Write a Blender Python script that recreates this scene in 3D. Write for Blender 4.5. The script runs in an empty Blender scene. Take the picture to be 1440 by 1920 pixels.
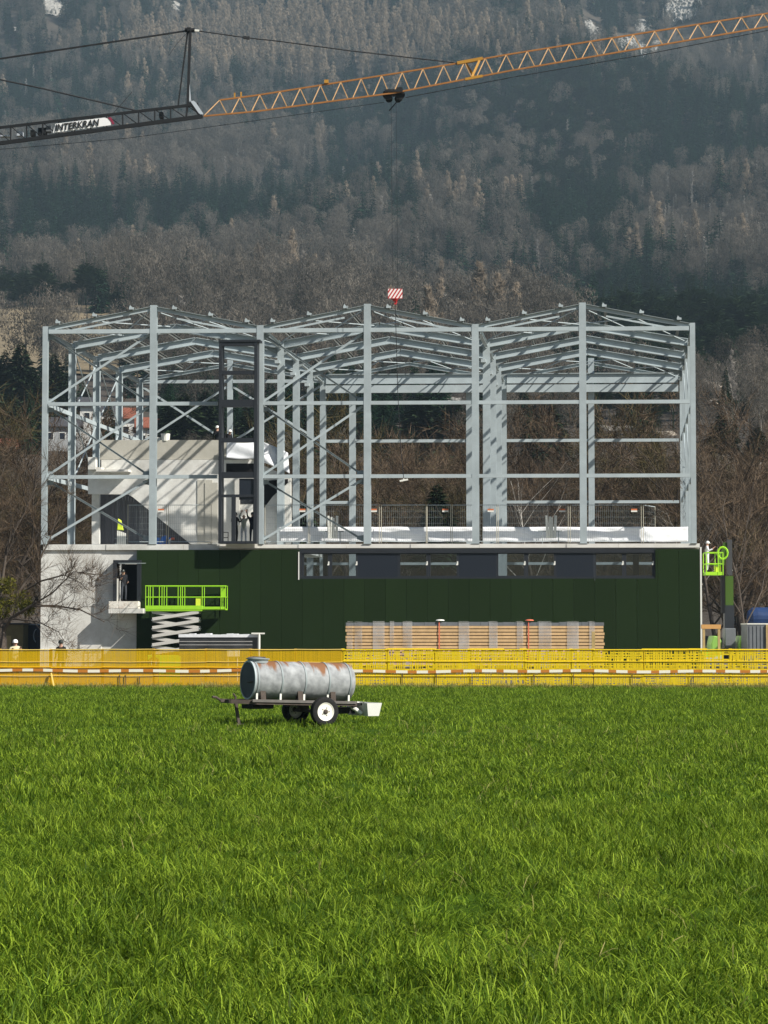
import bpy, math, random
import numpy as np
from mathutils import Vector, Matrix, Euler

random.seed(7)
rng = np.random.default_rng(7)
S = bpy.context.scene
ROOT = S.collection

# ------------------------------------------------------------------ camera
F, CX, CY = 4270.0, 720.0, 960.0          # focal length and centre in photograph pixels
EYE = Vector((0.0, 0.0, 2.1))
PITCH = math.atan(222.0 / F)
cam_d = bpy.data.cameras.new('camera')
cam = bpy.data.objects.new('camera', cam_d)
ROOT.objects.link(cam)
cam.location = EYE
cam.rotation_euler = (math.pi / 2 + PITCH, 0, 0)
cam_d.sensor_fit = 'VERTICAL'
cam_d.sensor_height = 24.0
cam_d.lens = 24.0 * F / 1920.0
cam_d.clip_start = 0.5
cam_d.clip_end = 8000.0
S.camera = cam

# ------------------------------------------------------------------ light
SUN = Vector((1.0, -0.62, 1.0)).normalized()
world = bpy.data.worlds.new('World')
S.world = world
world.use_nodes = True
wn = world.node_tree
sky = wn.nodes.new('ShaderNodeTexSky')
sky.sky_type = 'NISHITA'
sky.sun_disc = False
sky.sun_elevation = math.asin(SUN.z)
sky.sun_rotation = math.atan2(SUN.x, SUN.y)
bg = wn.nodes['Background']
bg.inputs['Strength'].default_value = 0.06
wn.links.new(sky.outputs[0], bg.inputs['Color'])
sun_d = bpy.data.lights.new('sun', 'SUN')
sun_d.energy = 5.0
sun_d.angle = math.radians(0.53)
sun_d.color = (1.0, 0.95, 0.87)
sun = bpy.data.objects.new('sun', sun_d)
ROOT.objects.link(sun)
sun.rotation_euler = SUN.to_track_quat('Z', 'Y').to_euler()
sun.location = (60, -60, 120)
S.view_settings.view_transform = 'Standard'
S.view_settings.look = 'None'
S.view_settings.exposure = 0.55
S.view_settings.gamma = 1.0
S.view_settings.use_curve_mapping = False
S.cycles.max_bounces = 5
S.cycles.transparent_max_bounces = 8

# ------------------------------------------------------------------ measuring helpers
def ray(px, py):
    a, b = (px - CX) / F, (CY - py) / F
    return Vector((a, math.cos(PITCH) - b * math.sin(PITCH), math.sin(PITCH) + b * math.cos(PITCH)))

def at(px, py, Y):
    """world point seen at photograph pixel (px, py) at distance Y"""
    d = ray(px, py)
    return EYE + d * (Y / d.y)

def pix(x, y, z):
    """photograph pixel of world points (numpy)"""
    zz = z - EYE.z
    d = y * math.cos(PITCH) + zz * math.sin(PITCH)
    v = -y * math.sin(PITCH) + zz * math.cos(PITCH)
    return CX + F * x / d, CY - F * v / d

# ------------------------------------------------------------------ object helpers
def tag(o, label=None, cat=None, group=None, kind=None):
    if label: o['label'] = label
    if cat: o['category'] = cat
    if group: o['group'] = group
    if kind: o['kind'] = kind
    return o

def thing(name, label, cat, loc=(0, 0, 0), rz=0.0, group=None):
    o = bpy.data.objects.new(name, None)
    o.empty_display_size = 0.3
    ROOT.objects.link(o)
    o.location = loc
    o.rotation_euler = (0, 0, rz)
    return tag(o, label, cat, group)

def put(name, mesh, parent=None, loc=(0, 0, 0), rot=(0, 0, 0), scale=(1, 1, 1), mat=None):
    o = bpy.data.objects.new(name, mesh)
    ROOT.objects.link(o)
    o.parent = parent
    o.location = loc
    o.rotation_euler = rot
    o.scale = scale
    if mat and not mesh.materials: mesh.materials.append(mat)
    return o

def copy_tree(o, parent=None):
    c = o.copy()
    ROOT.objects.link(c)
    c.parent = parent
    for ch in list(o.children):
        copy_tree(ch, c)
    return c

class MB:
    """collects boxes, bars, tubes and sheets; build() links them as one mesh"""
    def __init__(self):
        self.v, self.f, self.sm = [], [], []
    def quadbox(self, c):
        n = len(self.v)
        self.v += [tuple(p) for p in c]
        for q in ((0, 3, 2, 1), (4, 5, 6, 7), (0, 1, 5, 4), (1, 2, 6, 5), (2, 3, 7, 6), (3, 0, 4, 7)):
            self.f.append(tuple(n + i for i in q))
        return self
    def box(self, x0, x1, y0, y1, z0, z1):
        return self.quadbox([(x0, y0, z0), (x1, y0, z0), (x1, y1, z0), (x0, y1, z0),
                             (x0, y0, z1), (x1, y0, z1), (x1, y1, z1), (x0, y1, z1)])
    def bar(self, p0, p1, w, h, up=(0, 0, 1)):
        p0, p1 = Vector(p0), Vector(p1)
        d = (p1 - p0).normalized()
        up = Vector(up)
        s = d.cross(up)
        if s.length < 1e-4: s = d.cross(Vector((0, 1, 0)))
        s.normalize()
        u = s.cross(d).normalized()
        a, b = s * (w / 2), u * (h / 2)
        return self.quadbox([p0 - a - b, p0 + a - b, p1 + a - b, p1 - a - b,
                             p0 - a + b, p0 + a + b, p1 + a + b, p1 - a + b])
    def ibeam(self, p0, p1, w, h, t=0.02, up=(0, 0, 1), tw=0.014):
        """I profile: w flange width, h depth along up"""
        p0, p1 = Vector(p0), Vector(p1)
        d = (p1 - p0).normalized()
        s = d.cross(Vector(up)).normalized()
        u = s.cross(d).normalized()
        for k in (-1, 1):
            o = u * (k * (h - t) / 2)
            self.bar(p0 + o, p1 + o, w, t, u)
        return self.bar(p0, p1, tw, h - 2 * t, u)
    def tube(self, pts, rad, n=6, cap=True):
        pts = [Vector(p) for p in pts]
        if not hasattr(rad, '__len__'): rad = [rad] * len(pts)
        base = len(self.v)
        ref = None
        for i, p in enumerate(pts):
            d = (pts[min(i + 1, len(pts) - 1)] - pts[max(i - 1, 0)]).normalized()
            if ref is None:
                ref = d.orthogonal().normalized()
            ref = (ref - d * ref.dot(d))
            if ref.length < 1e-5: ref = d.orthogonal()
            ref.normalize()
            b = d.cross(ref)
            for k in range(n):
                a = 2 * math.pi * k / n
                self.v.append(tuple(p + (ref * math.cos(a) + b * math.sin(a)) * rad[i]))
        for i in range(len(pts) - 1):
            for k in range(n):
                q = (k + 1) % n
                self.f.append((base + i * n + k, base + i * n + q, base + (i + 1) * n + q, base + (i + 1) * n + k))
        if cap:
            self.f.append(tuple(base + k for k in range(n))[::-1])
            self.f.append(tuple(base + (len(pts) - 1) * n + k for k in range(n)))
        return self
    def lathe(self, prof, n=24, axis='z', c=(0, 0, 0), cap=True):
        """prof: (radius, height) pairs about axis through c"""
        base = len(self.v)
        for r, h in prof:
            for k in range(n):
                a = 2 * math.pi * k / n
                p = {'z': (r * math.cos(a), r * math.sin(a), h), 'x': (h, r * math.cos(a), r * math.sin(a)),
                     'y': (r * math.sin(a), h, r * math.cos(a))}[axis]
                self.v.append((p[0] + c[0], p[1] + c[1], p[2] + c[2]))
        for i in range(len(prof) - 1):
            for k in range(n):
                q = (k + 1) % n
                self.f.append((base + i * n + k, base + i * n + q, base + (i + 1) * n + q, base + (i + 1) * n + k))
        if not cap: return self
        self.f.append(tuple(base + k for k in range(n))[::-1])
        self.f.append(tuple(base + (len(prof) - 1) * n + k for k in range(n)))
        return self
    def prism(self, poly, off):
        """closed polygon of 3-D points extruded by vector off"""
        n, m = len(self.v), len(poly)
        off = Vector(off)
        self.v += [tuple(p) for p in poly] + [tuple(Vector(p) + off) for p in poly]
        self.f.append(tuple(range(n, n + m)))
        self.f.append(tuple(range(n + 2 * m - 1, n + m - 1, -1)))
        for i in range(m):
            j = (i + 1) % m
            self.f.append((n + j, n + i, n + m + i, n + m + j))
        return self
    def tri(self, a, b, c):
        n = len(self.v)
        self.v += [tuple(a), tuple(b), tuple(c)]
        self.f.append((n, n + 1, n + 2))
        return self
    def quad(self, a, b, c, d):
        n = len(self.v)
        self.v += [tuple(a), tuple(b), tuple(c), tuple(d)]
        self.f.append((n, n + 1, n + 2, n + 3))
        return self
    def mesh(self, name, mat=None, off=None, smooth=False):
        me = bpy.data.meshes.new(name)
        v = self.v
        if off is not None:
            v = (np.array(v) - np.array(off)).tolist()
        me.from_pydata(v, [], self.f)
        if mat: me.materials.append(mat)
        if smooth: me.polygons.foreach_set('use_smooth', [True] * len(me.polygons))
        me.update()
        return me
    def build(self, name, mat, parent=None, world=False, smooth=False, bevel=0.0):
        """world: the points are world points, the object gets its origin at their base"""
        off = None
        loc = (0, 0, 0)
        if world:
            a = np.array(self.v)
            loc = np.array([(a[:, 0].min() + a[:, 0].max()) / 2, (a[:, 1].min() + a[:, 1].max()) / 2, a[:, 2].min()])
            off = loc
            if parent is not None:
                p = Vector((0, 0, 0)); q = parent
                while q is not None:
                    p += q.location; q = q.parent
                loc = loc - np.array(p)
        me = self.mesh(name, mat, off, smooth)
        o = put(name, me, parent, loc)
        if bevel:
            b = o.modifiers.new('bevel', 'BEVEL'); b.width = bevel; b.segments = 2; b.limit_method = 'ANGLE'
        return o

# ------------------------------------------------------------------ materials
def mat(name, col, rough=0.7, metal=0.0, var=0.0, scale=3.0, col2=None, bump=0.0, bscale=None, spec=0.3, stretch=(1, 1, 1), detail=5.0, sharp=None, rand=0.0):
    m = bpy.data.materials.new(name)
    m.use_nodes = True
    nt = m.node_tree
    b = nt.nodes['Principled BSDF']
    b.inputs['Roughness'].default_value = rough
    b.inputs['Metallic'].default_value = metal
    b.inputs['Specular IOR Level'].default_value = spec
    b.inputs['Base Color'].default_value = (*col, 1)
    if var or col2 or bump or rand:
        tc = nt.nodes.new('ShaderNodeNewGeometry')
        mp = nt.nodes.new('ShaderNodeMapping')
        mp.inputs['Scale'].default_value = stretch
        nt.links.new(tc.outputs['Position'], mp.inputs['Vector'])
    out = None
    if var or col2:
        nz = nt.nodes.new('ShaderNodeTexNoise')
        nz.inputs['Scale'].default_value = scale
        nz.inputs['Detail'].default_value = detail
        nz.inputs['Roughness'].default_value = 0.65
        nt.links.new(mp.outputs[0], nz.inputs['Vector'])
        rp = nt.nodes.new('ShaderNodeValToRGB')
        lo, hi = sharp or (0.3, 0.7)
        rp.color_ramp.elements[0].position = lo
        rp.color_ramp.elements[1].position = hi
        c2 = col2 or tuple(min(1, c * (1 + var)) for c in col)
        c1 = col if col2 else tuple(c * (1 - var) for c in col)
        rp.color_ramp.elements[0].color = (*c1, 1)
        rp.color_ramp.elements[1].color = (*c2, 1)
        nt.links.new(nz.outputs[0], rp.inputs[0])
        out = rp.outputs[0]
    if rand:
        oi = nt.nodes.new('ShaderNodeObjectInfo')
        hs = nt.nodes.new('ShaderNodeHueSaturation')
        mr = nt.nodes.new('ShaderNodeMapRange')
        mr.inputs['To Min'].default_value = 1 - rand
        mr.inputs['To Max'].default_value = 1 + rand
        nt.links.new(oi.outputs['Random'], mr.inputs['Value'])
        nt.links.new(mr.outputs[0], hs.inputs['Value'])
        if out: nt.links.new(out, hs.inputs['Color'])
        else: hs.inputs['Color'].default_value = (*col, 1)
        out = hs.outputs[0]
    if out: nt.links.new(out, b.inputs['Base Color'])
    if bump:
        n2 = nt.nodes.new('ShaderNodeTexNoise')
        n2.inputs['Scale'].default_value = bscale or scale * 4
        n2.inputs['Detail'].default_value = 4
        nt.links.new(mp.outputs[0], n2.inputs['Vector'])
        bp_ = nt.nodes.new('ShaderNodeBump')
        bp_.inputs['Strength'].default_value = bump
        bp_.inputs['Distance'].default_value = 0.05
        nt.links.new(n2.outputs[0], bp_.inputs['Height'])
        nt.links.new(bp_.outputs[0], b.inputs['Normal'])
    return m

def leafy(name, col, col2, trans=0.3, rough=0.8, big=None, bigcol=None, rand=0.15):
    """thin plant matter: per-blade tint (attribute), per-instance shift, large soft patches in the ground's own colour"""
    m = bpy.data.materials.new(name)
    m.use_nodes = True
    nt = m.node_tree
    N, L = nt.nodes.new, nt.links.new
    b = nt.nodes['Principled BSDF']
    b.inputs['Roughness'].default_value = rough
    b.inputs['Specular IOR Level'].default_value = 0.12
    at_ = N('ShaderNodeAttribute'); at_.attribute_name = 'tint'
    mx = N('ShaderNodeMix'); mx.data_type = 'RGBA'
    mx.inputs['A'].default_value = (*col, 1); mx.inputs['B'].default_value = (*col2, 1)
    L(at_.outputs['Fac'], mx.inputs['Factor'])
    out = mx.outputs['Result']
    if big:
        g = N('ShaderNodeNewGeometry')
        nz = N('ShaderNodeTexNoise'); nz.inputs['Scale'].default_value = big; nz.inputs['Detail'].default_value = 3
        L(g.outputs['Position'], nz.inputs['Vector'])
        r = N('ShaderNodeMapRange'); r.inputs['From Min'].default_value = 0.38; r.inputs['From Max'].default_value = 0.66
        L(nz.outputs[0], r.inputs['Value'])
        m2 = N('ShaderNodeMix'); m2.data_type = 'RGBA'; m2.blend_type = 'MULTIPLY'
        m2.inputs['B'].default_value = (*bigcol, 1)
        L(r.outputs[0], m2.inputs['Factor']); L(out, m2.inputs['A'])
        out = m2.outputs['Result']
    oi = N('ShaderNodeObjectInfo')
    mr = N('ShaderNodeMapRange'); mr.inputs['To Min'].default_value = 1 - rand; mr.inputs['To Max'].default_value = 1 + rand
    L(oi.outputs['Random'], mr.inputs['Value'])
    hs = N('ShaderNodeHueSaturation')
    L(mr.outputs[0], hs.inputs['Value']); L(out, hs.inputs['Color'])
    out = hs.outputs[0]
    L(out, b.inputs['Base Color'])
    if trans:
        t = N('ShaderNodeBsdfTranslucent')
        L(out, t.inputs['Color'])
        ms = N('ShaderNodeMixShader'); ms.inputs[0].default_value = trans
        L(b.outputs[0], ms.inputs[1]); L(t.outputs[0], ms.inputs[2])
        L(ms.outputs[0], nt.nodes['Material Output'].inputs['Surface'])
    return m

M = {}
M['steel'] = mat('galvanised_steel', (.37, .425, .44), .6, 0, .14, .8, spec=.4)
M['purlin'] = mat('brown_grey_purlin', (.15, .155, .145), .65, 0, .15, .8)
M['steel_dark'] = mat('darker_steel', (.24, .275, .28), .6, 0, .10, .8)  # darker steel copy; on braces and rafter flanges it paints their shade
M['concrete'] = mat('fair_faced_concrete', (.50, .49, .45), .9, 0, col2=(.68, .68, .64), scale=.8, bump=.15, bscale=6, sharp=(.35, .62))
M['concrete_warm'] = mat('sandy_concrete', (.37, .355, .30), .9, 0, col2=(.47, .455, .40), scale=.7, bump=.15, bscale=6)
M['concrete_pale'] = mat('pale_concrete_edge', (.58, .56, .51), .9, 0, col2=(.70, .69, .64), scale=1.2, bump=.1)
M['ribbed'] = mat('grey_ribbed_sheet', (.12, .12, .13), .6)
M['green_panel'] = mat('dark_green_panel', (.0138, .0262, .0088), .75, 0, .05, .3, spec=.05, rand=.10)
M['anthracite'] = mat('anthracite_frame', (.018, .021, .026), .5, 0, spec=.35)
M['navy_panel'] = mat('dark_blue_infill', (.015, .019, .027), .4, 0, spec=.3)
M['white_trim'] = mat('white_trim', (.70, .70, .64), .6)
M['tarp'] = mat('white_tarpaulin', (.66, .68, .70), .55, 0, .05, 2.0, bump=.6, bscale=2.2, spec=.4)
M['foil'] = mat('white_membrane', (.74, .75, .76), .5, 0, .05, 2.0, bump=.5, bscale=3.5, spec=.4)
M['black'] = mat('black_interior', (.006, .006, .007), .9)
M['lime'] = mat('lime_green_paint', (.30, .60, .025), .5, 0, .08, 4)
M['olive'] = mat('dark_green_paint', (.05, .10, .012), .5)
M['white_paint'] = mat('white_paint', (.50, .49, .45), .5, 0, .08, 5)
M['rubber'] = mat('black_rubber', (.012, .012, .012), .85, 0, .2, 10)
M['galv_tank'] = None
M['rust'] = mat('rusty_frame', (.07, .055, .045), .85, 0, .3, 6)
M['rim'] = mat('cream_rim', (.74, .72, .64), .5, 0, .05, 6)
M['trough'] = mat('white_trough', (.68, .68, .64), .55, 0, .05, 5)
M['orange_brace'] = mat('faded_orange_brace', (.42, .25, .11), .6, 0, .2, 2)
M['orange'] = mat('orange_crane_paint', (.30, .13, .035), .55, 0, .14, 1.5)
M['ochre'] = mat('ochre_crane_paint', (.40, .20, .025), .55, 0, .15, 1.5)
M['crane_dark'] = mat('dark_crane_paint', (.010, .011, .012), .6)
M['rope'] = mat('steel_rope', (.02, .021, .023), .6)
M['crane_grey'] = mat('grey_crane_plate', (.42, .46, .5), .5)
M['banner'] = mat('white_banner', (.78, .78, .77), .6)
M['ink'] = mat('black_lettering', (.012, .012, .013), .6)
M['red'] = mat('red_paint', (.45, .03, .03), .5)
M['pink_white'] = mat('pale_hook_stripe', (.78, .70, .68), .5)
M['amber'] = None
M['wood'] = mat('pale_timber', (.42, .30, .13), .8, 0, .2, 4)
M['skin'] = mat('skin', (.42, .25, .18), .6)
M['helmet_white'] = mat('white_helmet', (.8, .8, .77), .35)
M['helmet_dark'] = mat('dark_helmet', (.02, .025, .02), .4)
M['cloth_black'] = mat('black_clothing', (.012, .013, .016), .9)
M['cloth_navy'] = mat('navy_clothing', (.012, .014, .026), .9)
M['cloth_denim'] = mat('dark_denim', (.045, .05, .06), .9)
M['cloth_olive'] = mat('olive_grey_shirt', (.42, .45, .38), .9)
M['cloth_grey'] = mat('light_grey_trousers', (.62, .64, .64), .9)
M['cloth_white'] = mat('white_work_shirt', (.6, .6, .62), .9)
M['cloth_pale'] = mat('pale_yellow_shirt', (.55, .52, .35), .9)
M['hivis'] = mat('yellow_vest', (.62, .75, .05), .7)
M['blue'] = mat('blue_plastic', (.02, .14, .50), .5)
M['blue_dark'] = mat('dark_blue_tarpaulin', (.012, .035, .11), .6, 0, .2, 2)
M['sandwich'] = mat('tan_panel_edge', (.56, .375, .19), .8, 0, .15, 3)
M['panel_face'] = mat('grey_panel_face', (.14, .15, .16), .5, 0, .2, 1)
M['film'] = mat('milky_wrap', (.55, .54, .52), .3, 0, .15, 2, spec=.5)
M['strap'] = mat('red_strap', (.62, .15, .08), .6)
M['bark'] = mat('grey_brown_bark', (.075, .06, .048), .9, 0, .25, 3)
M['bark_pale'] = mat('pale_birch_bark', (.50, .47, .42), .85, 0, .25, 2)
M['rock'] = mat('pale_limestone', (.27, .262, .24), .9, 0, .3, .25)
M['rock_tan'] = mat('tan_limestone', (.30, .26, .21), .9, 0, .3, .25)
# ================================================================== terrain
PROFILE = np.array([(-40, 0), (236, 0), (262, 5), (300, 17), (340, 27), (420, 38), (480, 46), (650, 76), (950, 131), (1250, 207),
                    (1600, 322), (1950, 470), (2250, 640), (2420, 770), (2480, 800)], float)

def height(x, y):
    x, y = np.asarray(x, float), np.asarray(y, float)
    z = np.interp(y, PROFILE[:, 0], PROFILE[:, 1])
    a = np.clip((y - 300) / 700, 0, 1.6)
    w = (np.sin(x / 83 + 1.1 + y / 410) * 9 + np.sin(x / 37 - y / 190 + 2.3) * 4.5 + np.sin(x / 210 + 0.4) * 10
         + np.sin(y / 95 + x / 120) * 5 + np.sin(y / 47 - x / 61 + 1) * 2.2)
    far = np.clip((y - 1100) / 700, 0, 1)
    w = w + far * (np.sin(x / 55 + np.sin(y / 160) * 1.3) * 13)
    near = np.clip((y - 236) / 90, 0, 1) * np.sin(x / 23 + y / 31) * 1.2
    bump = np.where(y < 84, np.sin(x * 1.1 + .7 * y) * np.sin(y * .83 - x * .4) * .035 * np.clip((80 - y) / 20, 0, 1), 0)
    return z + w * a * .8 + near + bump

def sheet(name, xs, ys, dz, m, zf=height):
    X, Y = np.meshgrid(xs, ys)
    Z = zf(X, Y) + dz
    v = np.stack([X, Y, Z], -1).reshape(-1, 3)
    nx, ny = len(xs), len(ys)
    i = (np.arange(ny - 1)[:, None] * nx + np.arange(nx - 1)[None]).reshape(-1)
    f = np.stack([i, i + 1, i + 1 + nx, i + nx], -1)
    me = bpy.data.meshes.new(name)
    me.from_pydata(v.tolist(), [], f.tolist())
    me.polygons.foreach_set('use_smooth', [True] * len(me.polygons))
    me.materials.append(m)
    return tag(put(name, me), kind='structure')

M['pasture'] = mat('pasture_soil_and_sward', (.028, .060, .006), .95, 0, col2=(.055, .10, .008), scale=1.4, spec=.03)
M['forest_floor'] = mat('forest_floor', (.040, .033, .026), .95, 0, col2=(.075, .062, .048), scale=.03, detail=8)
M['gravel'] = mat('site_gravel', (.13, .11, .075), .95, 0, .3, 2.5, bump=.4, bscale=20)
M['straw'] = mat('dry_hill_meadow', (.15, .12, .072), .95, 0, col2=(.23, .18, .11), scale=.09, detail=8)
M['field'] = mat('far_meadow', (.07, .085, .03), .95, 0, .25, .05)

ground = sheet('pasture', np.linspace(-60, 60, 241), np.linspace(-40, 84, 249), 0, M['pasture'])
site = sheet('site_ground', np.linspace(-110, 110, 45), np.linspace(84, 236, 31), 0.0, M['gravel'], lambda x, y: x * 0 - .004)
hill = sheet('hillside', np.linspace(-1250, 1250, 251), np.concatenate([np.linspace(236, 700, 60), np.linspace(712, 2480, 130)]), 0, M['forest_floor'])
def meadow_z(x, y): return height(x, y)
mx0, mx1 = -170, -64
meadow = sheet('hill_meadow', np.linspace(mx0, mx1, 45), np.linspace(600, 870, 60), .6, M['straw'])
sheet('valley_meadow', np.linspace(22, 75, 20), np.linspace(205, 234, 8), .05, M['field'], lambda x, y: x * 0 + (y - 205) * .02)

# ================================================================== building frame of reference (u along the front, v into the depth)
YL, YR = 127.3, 125.8
O = at(83, 1100, YL); O.z = 0
Rr = at(1300, 1100, YR); Rr.z = 0
WID = (Rr - O).length
U = (Rr - O).normalized()
V = Vector((448.0 / F, 1.0, 0)).normalized()
BAY = 6.27                                 # depth of a bay
def B(u, v, z): return O + U * u + V * v + Vector((0, 0, z))
def bp(px, py, v=0.0):
    """(u, z) of pixel on the building plane at depth v"""
    d = ray(px, py)
    o = O + V * v - EYE
    det = d.x * (-U.y) + U.x * d.y
    t = (o.x * (-U.y) + U.x * o.y) / det
    u = (d.x * o.y - d.y * o.x) / det
    p = EYE + d * t
    return (p - O - V * v).dot(U), p.z
def bu(px, v=0.0, py=1000): return bp(px, py, v)[0]
def bz(py, v=0.0, px=720): return bp(px, py, v)[1]
def bbox(mb, u0, u1, v0, v1, z0, z1):
    return mb.quadbox([B(u0, v0, z0), B(u1, v0, z0), B(u1, v1, z0), B(u0, v1, z0),
                       B(u0, v0, z1), B(u1, v0, z1), B(u1, v1, z1), B(u0, v1, z1)])
# ================================================================== the hall under construction
hall = thing('hall_under_construction', 'unfinished hall with bare steel frame over dark green ground storey', 'building', O)
def part(name, mb, m, parent=hall, label=None, **k):
    o = mb.build(name, m, parent, world=True, **k)
    if label: o['label'] = label
    return o

Z_DECK = bz(1020)
Z_EAVE = bz(612, 0, 487)
Z_RIDGE = bz(574, 0, 689)
ZR = [bz(893, 0, 690), bz(755.5, 0, 690), bz(619, 0, 690)]        # rails of the front
COLS = [bu(p) for p in (83, 286.5, 487.5, 689, 892, 1094, 1301)]
Z_WIN = (bz(1085.5), bz(1035))

# ---- concrete ground storey
uL, uG, uE = COLS[0] - .17, bu(259), bu(1311.5)
d_u0, d_u1 = bu(217), bu(268)
dz0, dz1 = bz(1128), bz(1050)
m = MB(); bbox(m, uL, d_u0, 0, .3, 0, bz(1031)); part('concrete_wall', m, M['concrete'])
m = MB(); bbox(m, d_u0, uG + 1, 0, .3, 0, dz0); part('concrete_wall', m, M['concrete'])
m = MB(); bbox(m, d_u0, uG + 1, 0, .3, dz1, bz(1031)); part('concrete_wall', m, M['concrete'])
m = MB(); bbox(m, d_u1, uE, .05, .3, 0, Z_WIN[0] - .1); part('backing_wall', m, M['concrete'])
m = MB(); bbox(m, d_u1, bu(560), .05, .3, Z_WIN[0] - .098, bz(1031)); part('backing_wall', m, M['concrete'])
m = MB(); bbox(m, bu(1229.5), uE, .05, .3, Z_WIN[0] - .098, bz(1031)); part('backing_wall', m, M['concrete'])
m = MB(); bbox(m, uL, uL + .3, .3, 25.2, 0, bz(1031)); part('side_wall', m, M['concrete'])
m = MB(); bbox(m, uE - .3, uE, .3, 25.2, 0, bz(1031)); part('side_wall', m, M['concrete'])
m = MB(); bbox(m, uL, uE, 24.9, 25.3, 0, 5.3); part('rear_wall', m, M['concrete'])
m = MB(); bbox(m, bu(262), uE - .3, .35, 24.8, -.3, .05); part('floor_slab', m, M['concrete_warm'])
# formwork joints as thin recessed battens between the wall boards: shallow proud strips
for px in (113, 190):
    m = MB(); bbox(m, bu(px), bu(px) + .012, -.004, .1, .0, bz(1032)); part('formwork_joint', m, M['concrete_warm'])
m = MB(); bbox(m, uL, bu(152), -.12, 0, 0, bz(1218)); bbox(m, bu(152), bu(192), -.12, 0, 0, bz(1209)); part('plinth', m, M['concrete_pale'])

# ---- deck edge, one cast length after another
edges = [82, 200, 345, 412, 484, 560, 650, 770, 900, 1062, 1160, 1312]
for i in range(len(edges) - 1):
    a, b = bu(edges[i]), bu(edges[i + 1])
    hi = Z_DECK if i != 4 else Z_DECK - .02
    lo = bz(1030.5) if i < 3 else bz(1027.5)
    fr = -.12 - (.05 if i in (3,) else 0) - (.03 * (i % 2))
    m = MB(); bbox(m, a + .008, b - .008, fr, 1.2, lo, hi)
    part('deck_edge', m, M['concrete_pale'] if i > 2 else M['concrete'])
m = MB(); bbox(m, uL, bu(545), 1.2, 14, Z_DECK - .3, Z_DECK - .01); part('deck_slab', m, M['concrete'])
m = MB(); bbox(m, bu(545) + .01, uE, 1.2, 3.4, Z_DECK - .3, Z_DECK - .01); part('deck_slab', m, M['concrete'])

# ---- green cladding panels
w0 = bu(563); w1 = bu(1228.5)
zg = bz(1030.8); zb = .12
bounds = np.linspace(uG, uE, 28)
zt = Z_WIN[0]
for a, b in zip(bounds[:-1], bounds[1:]):
    a, b = a + .006, b - .006
    segs = [(a, b, zg)]
    if b <= w0 or a >= w1: pass
    elif a >= w0 and b <= w1: segs = [(a, b, zt)]
    elif a < w0: segs = [(a, w0, zg), (w0, b, zt)]
    else: segs = [(a, w1, zt), (w1, b, zg)]
    poly = None
    if len(segs) == 1:
        m = MB(); bbox(m, a, b, -.32, -.02, zb, segs[0][2])
    else:
        m = MB(); bbox(m, segs[0][0], segs[0][1], -.32, -.02, zb, segs[0][2]); bbox(m, segs[1][0], segs[1][1], -.32, -.02, zb, segs[1][2])
    part('cladding_panel', m, M['green_panel'])
m = MB(); bbox(m, uE + .01, uE + .10, -.34, .3, .1, bz(1027)); part('corner_trim', m, M['white_trim'])

# ---- ribbon window
z0, z1 = Z_WIN
m = MB()
bbox(m, w0, w1, -.28, .1, z0, z0 + .09); bbox(m, w0, w1, -.28, .1, z1 - .07, z1 + .16)
bbox(m, w0, w0 + .09, -.28, .1, z0 + .09, z1 - .07); bbox(m, w1 - .06, w1, -.28, .1, z0 + .09, z1 - .07)
ribbon = part('ribbon_window', m, M['anthracite'])
m = MB(); bbox(m, w0 - .06, w0 - .005, -.36, -.2, z0 - .05, z1); part('window_jamb', m, M['white_trim'])
gl = bpy.data.materials.new('window_glass'); gl.use_nodes = True
nt = gl.node_tree
g1 = nt.nodes.new('ShaderNodeBsdfTransparent'); g1.inputs[0].default_value = (.62, .66, .68, 1)
g2 = nt.nodes.new('ShaderNodeBsdfGlossy'); g2.inputs['Roughness'].default_value = .03
mxs = nt.nodes.new('ShaderNodeMixShader'); mxs.inputs[0].default_value = .05
nt.links.new(g1.outputs[0], mxs.inputs[1]); nt.links.new(g2.outputs[0], mxs.inputs[2])
nt.links.new(mxs.outputs[0], nt.nodes['Material Output'].inputs['Surface'])
M['glass'] = gl
for a, b in ((672, 747), (860.5, 930.5), (1042.5, 1113.5)):
    m = MB(); bbox(m, bu(a), bu(b), -.2, -.1, z0 + .092, z1 - .072); part('infill_panel', m, M['navy_panel'], ribbon)
for a, b in ((567, 672), (747, 860.5), (930.5, 1042.5), (1113.5, 1226.5)):
    mid = (a + b) / 2
    for p, q in ((a, mid), (mid, b)):
        m = MB(); bbox(m, bu(p) + .12, bu(q) - .12, -.16, -.14, z0 + .17, z1 - .12); part('pane', m, M['glass'], ribbon)
        m = MB()
        for c, d in ((bu(p) + .004, bu(p) + .118), (bu(q) - .118, bu(q) - .004)):
            bbox(m, c, d, -.2, -.09, z0 + .092, z1 - .072)
        bbox(m, bu(p) + .12, bu(q) - .12, -.2, -.09, z0 + .092, z0 + .168); bbox(m, bu(p) + .12, bu(q) - .12, -.2, -.09, z1 - .118, z1 - .072)
        part('sash', m, M['anthracite'], ribbon)
        zc = (z0 + z1) / 2
        m = MB(); bbox(m, bu(q) - .1, bu(q) - .03, -.23, -.202, zc + .02, zc + .22); bbox(m, bu(q) - .13, bu(q) - .06, -.245, -.232, zc + .0, zc + .09)
        part('handle', m, M['white_trim'], ribbon)
for p in (613, 1192):
    m = MB(); bbox(m, bu(p, 1) - .17, bu(p, 1) + .17, .6, .9, z0 - .3, z1 + .1); part('window_post', m, M['black'])

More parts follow.
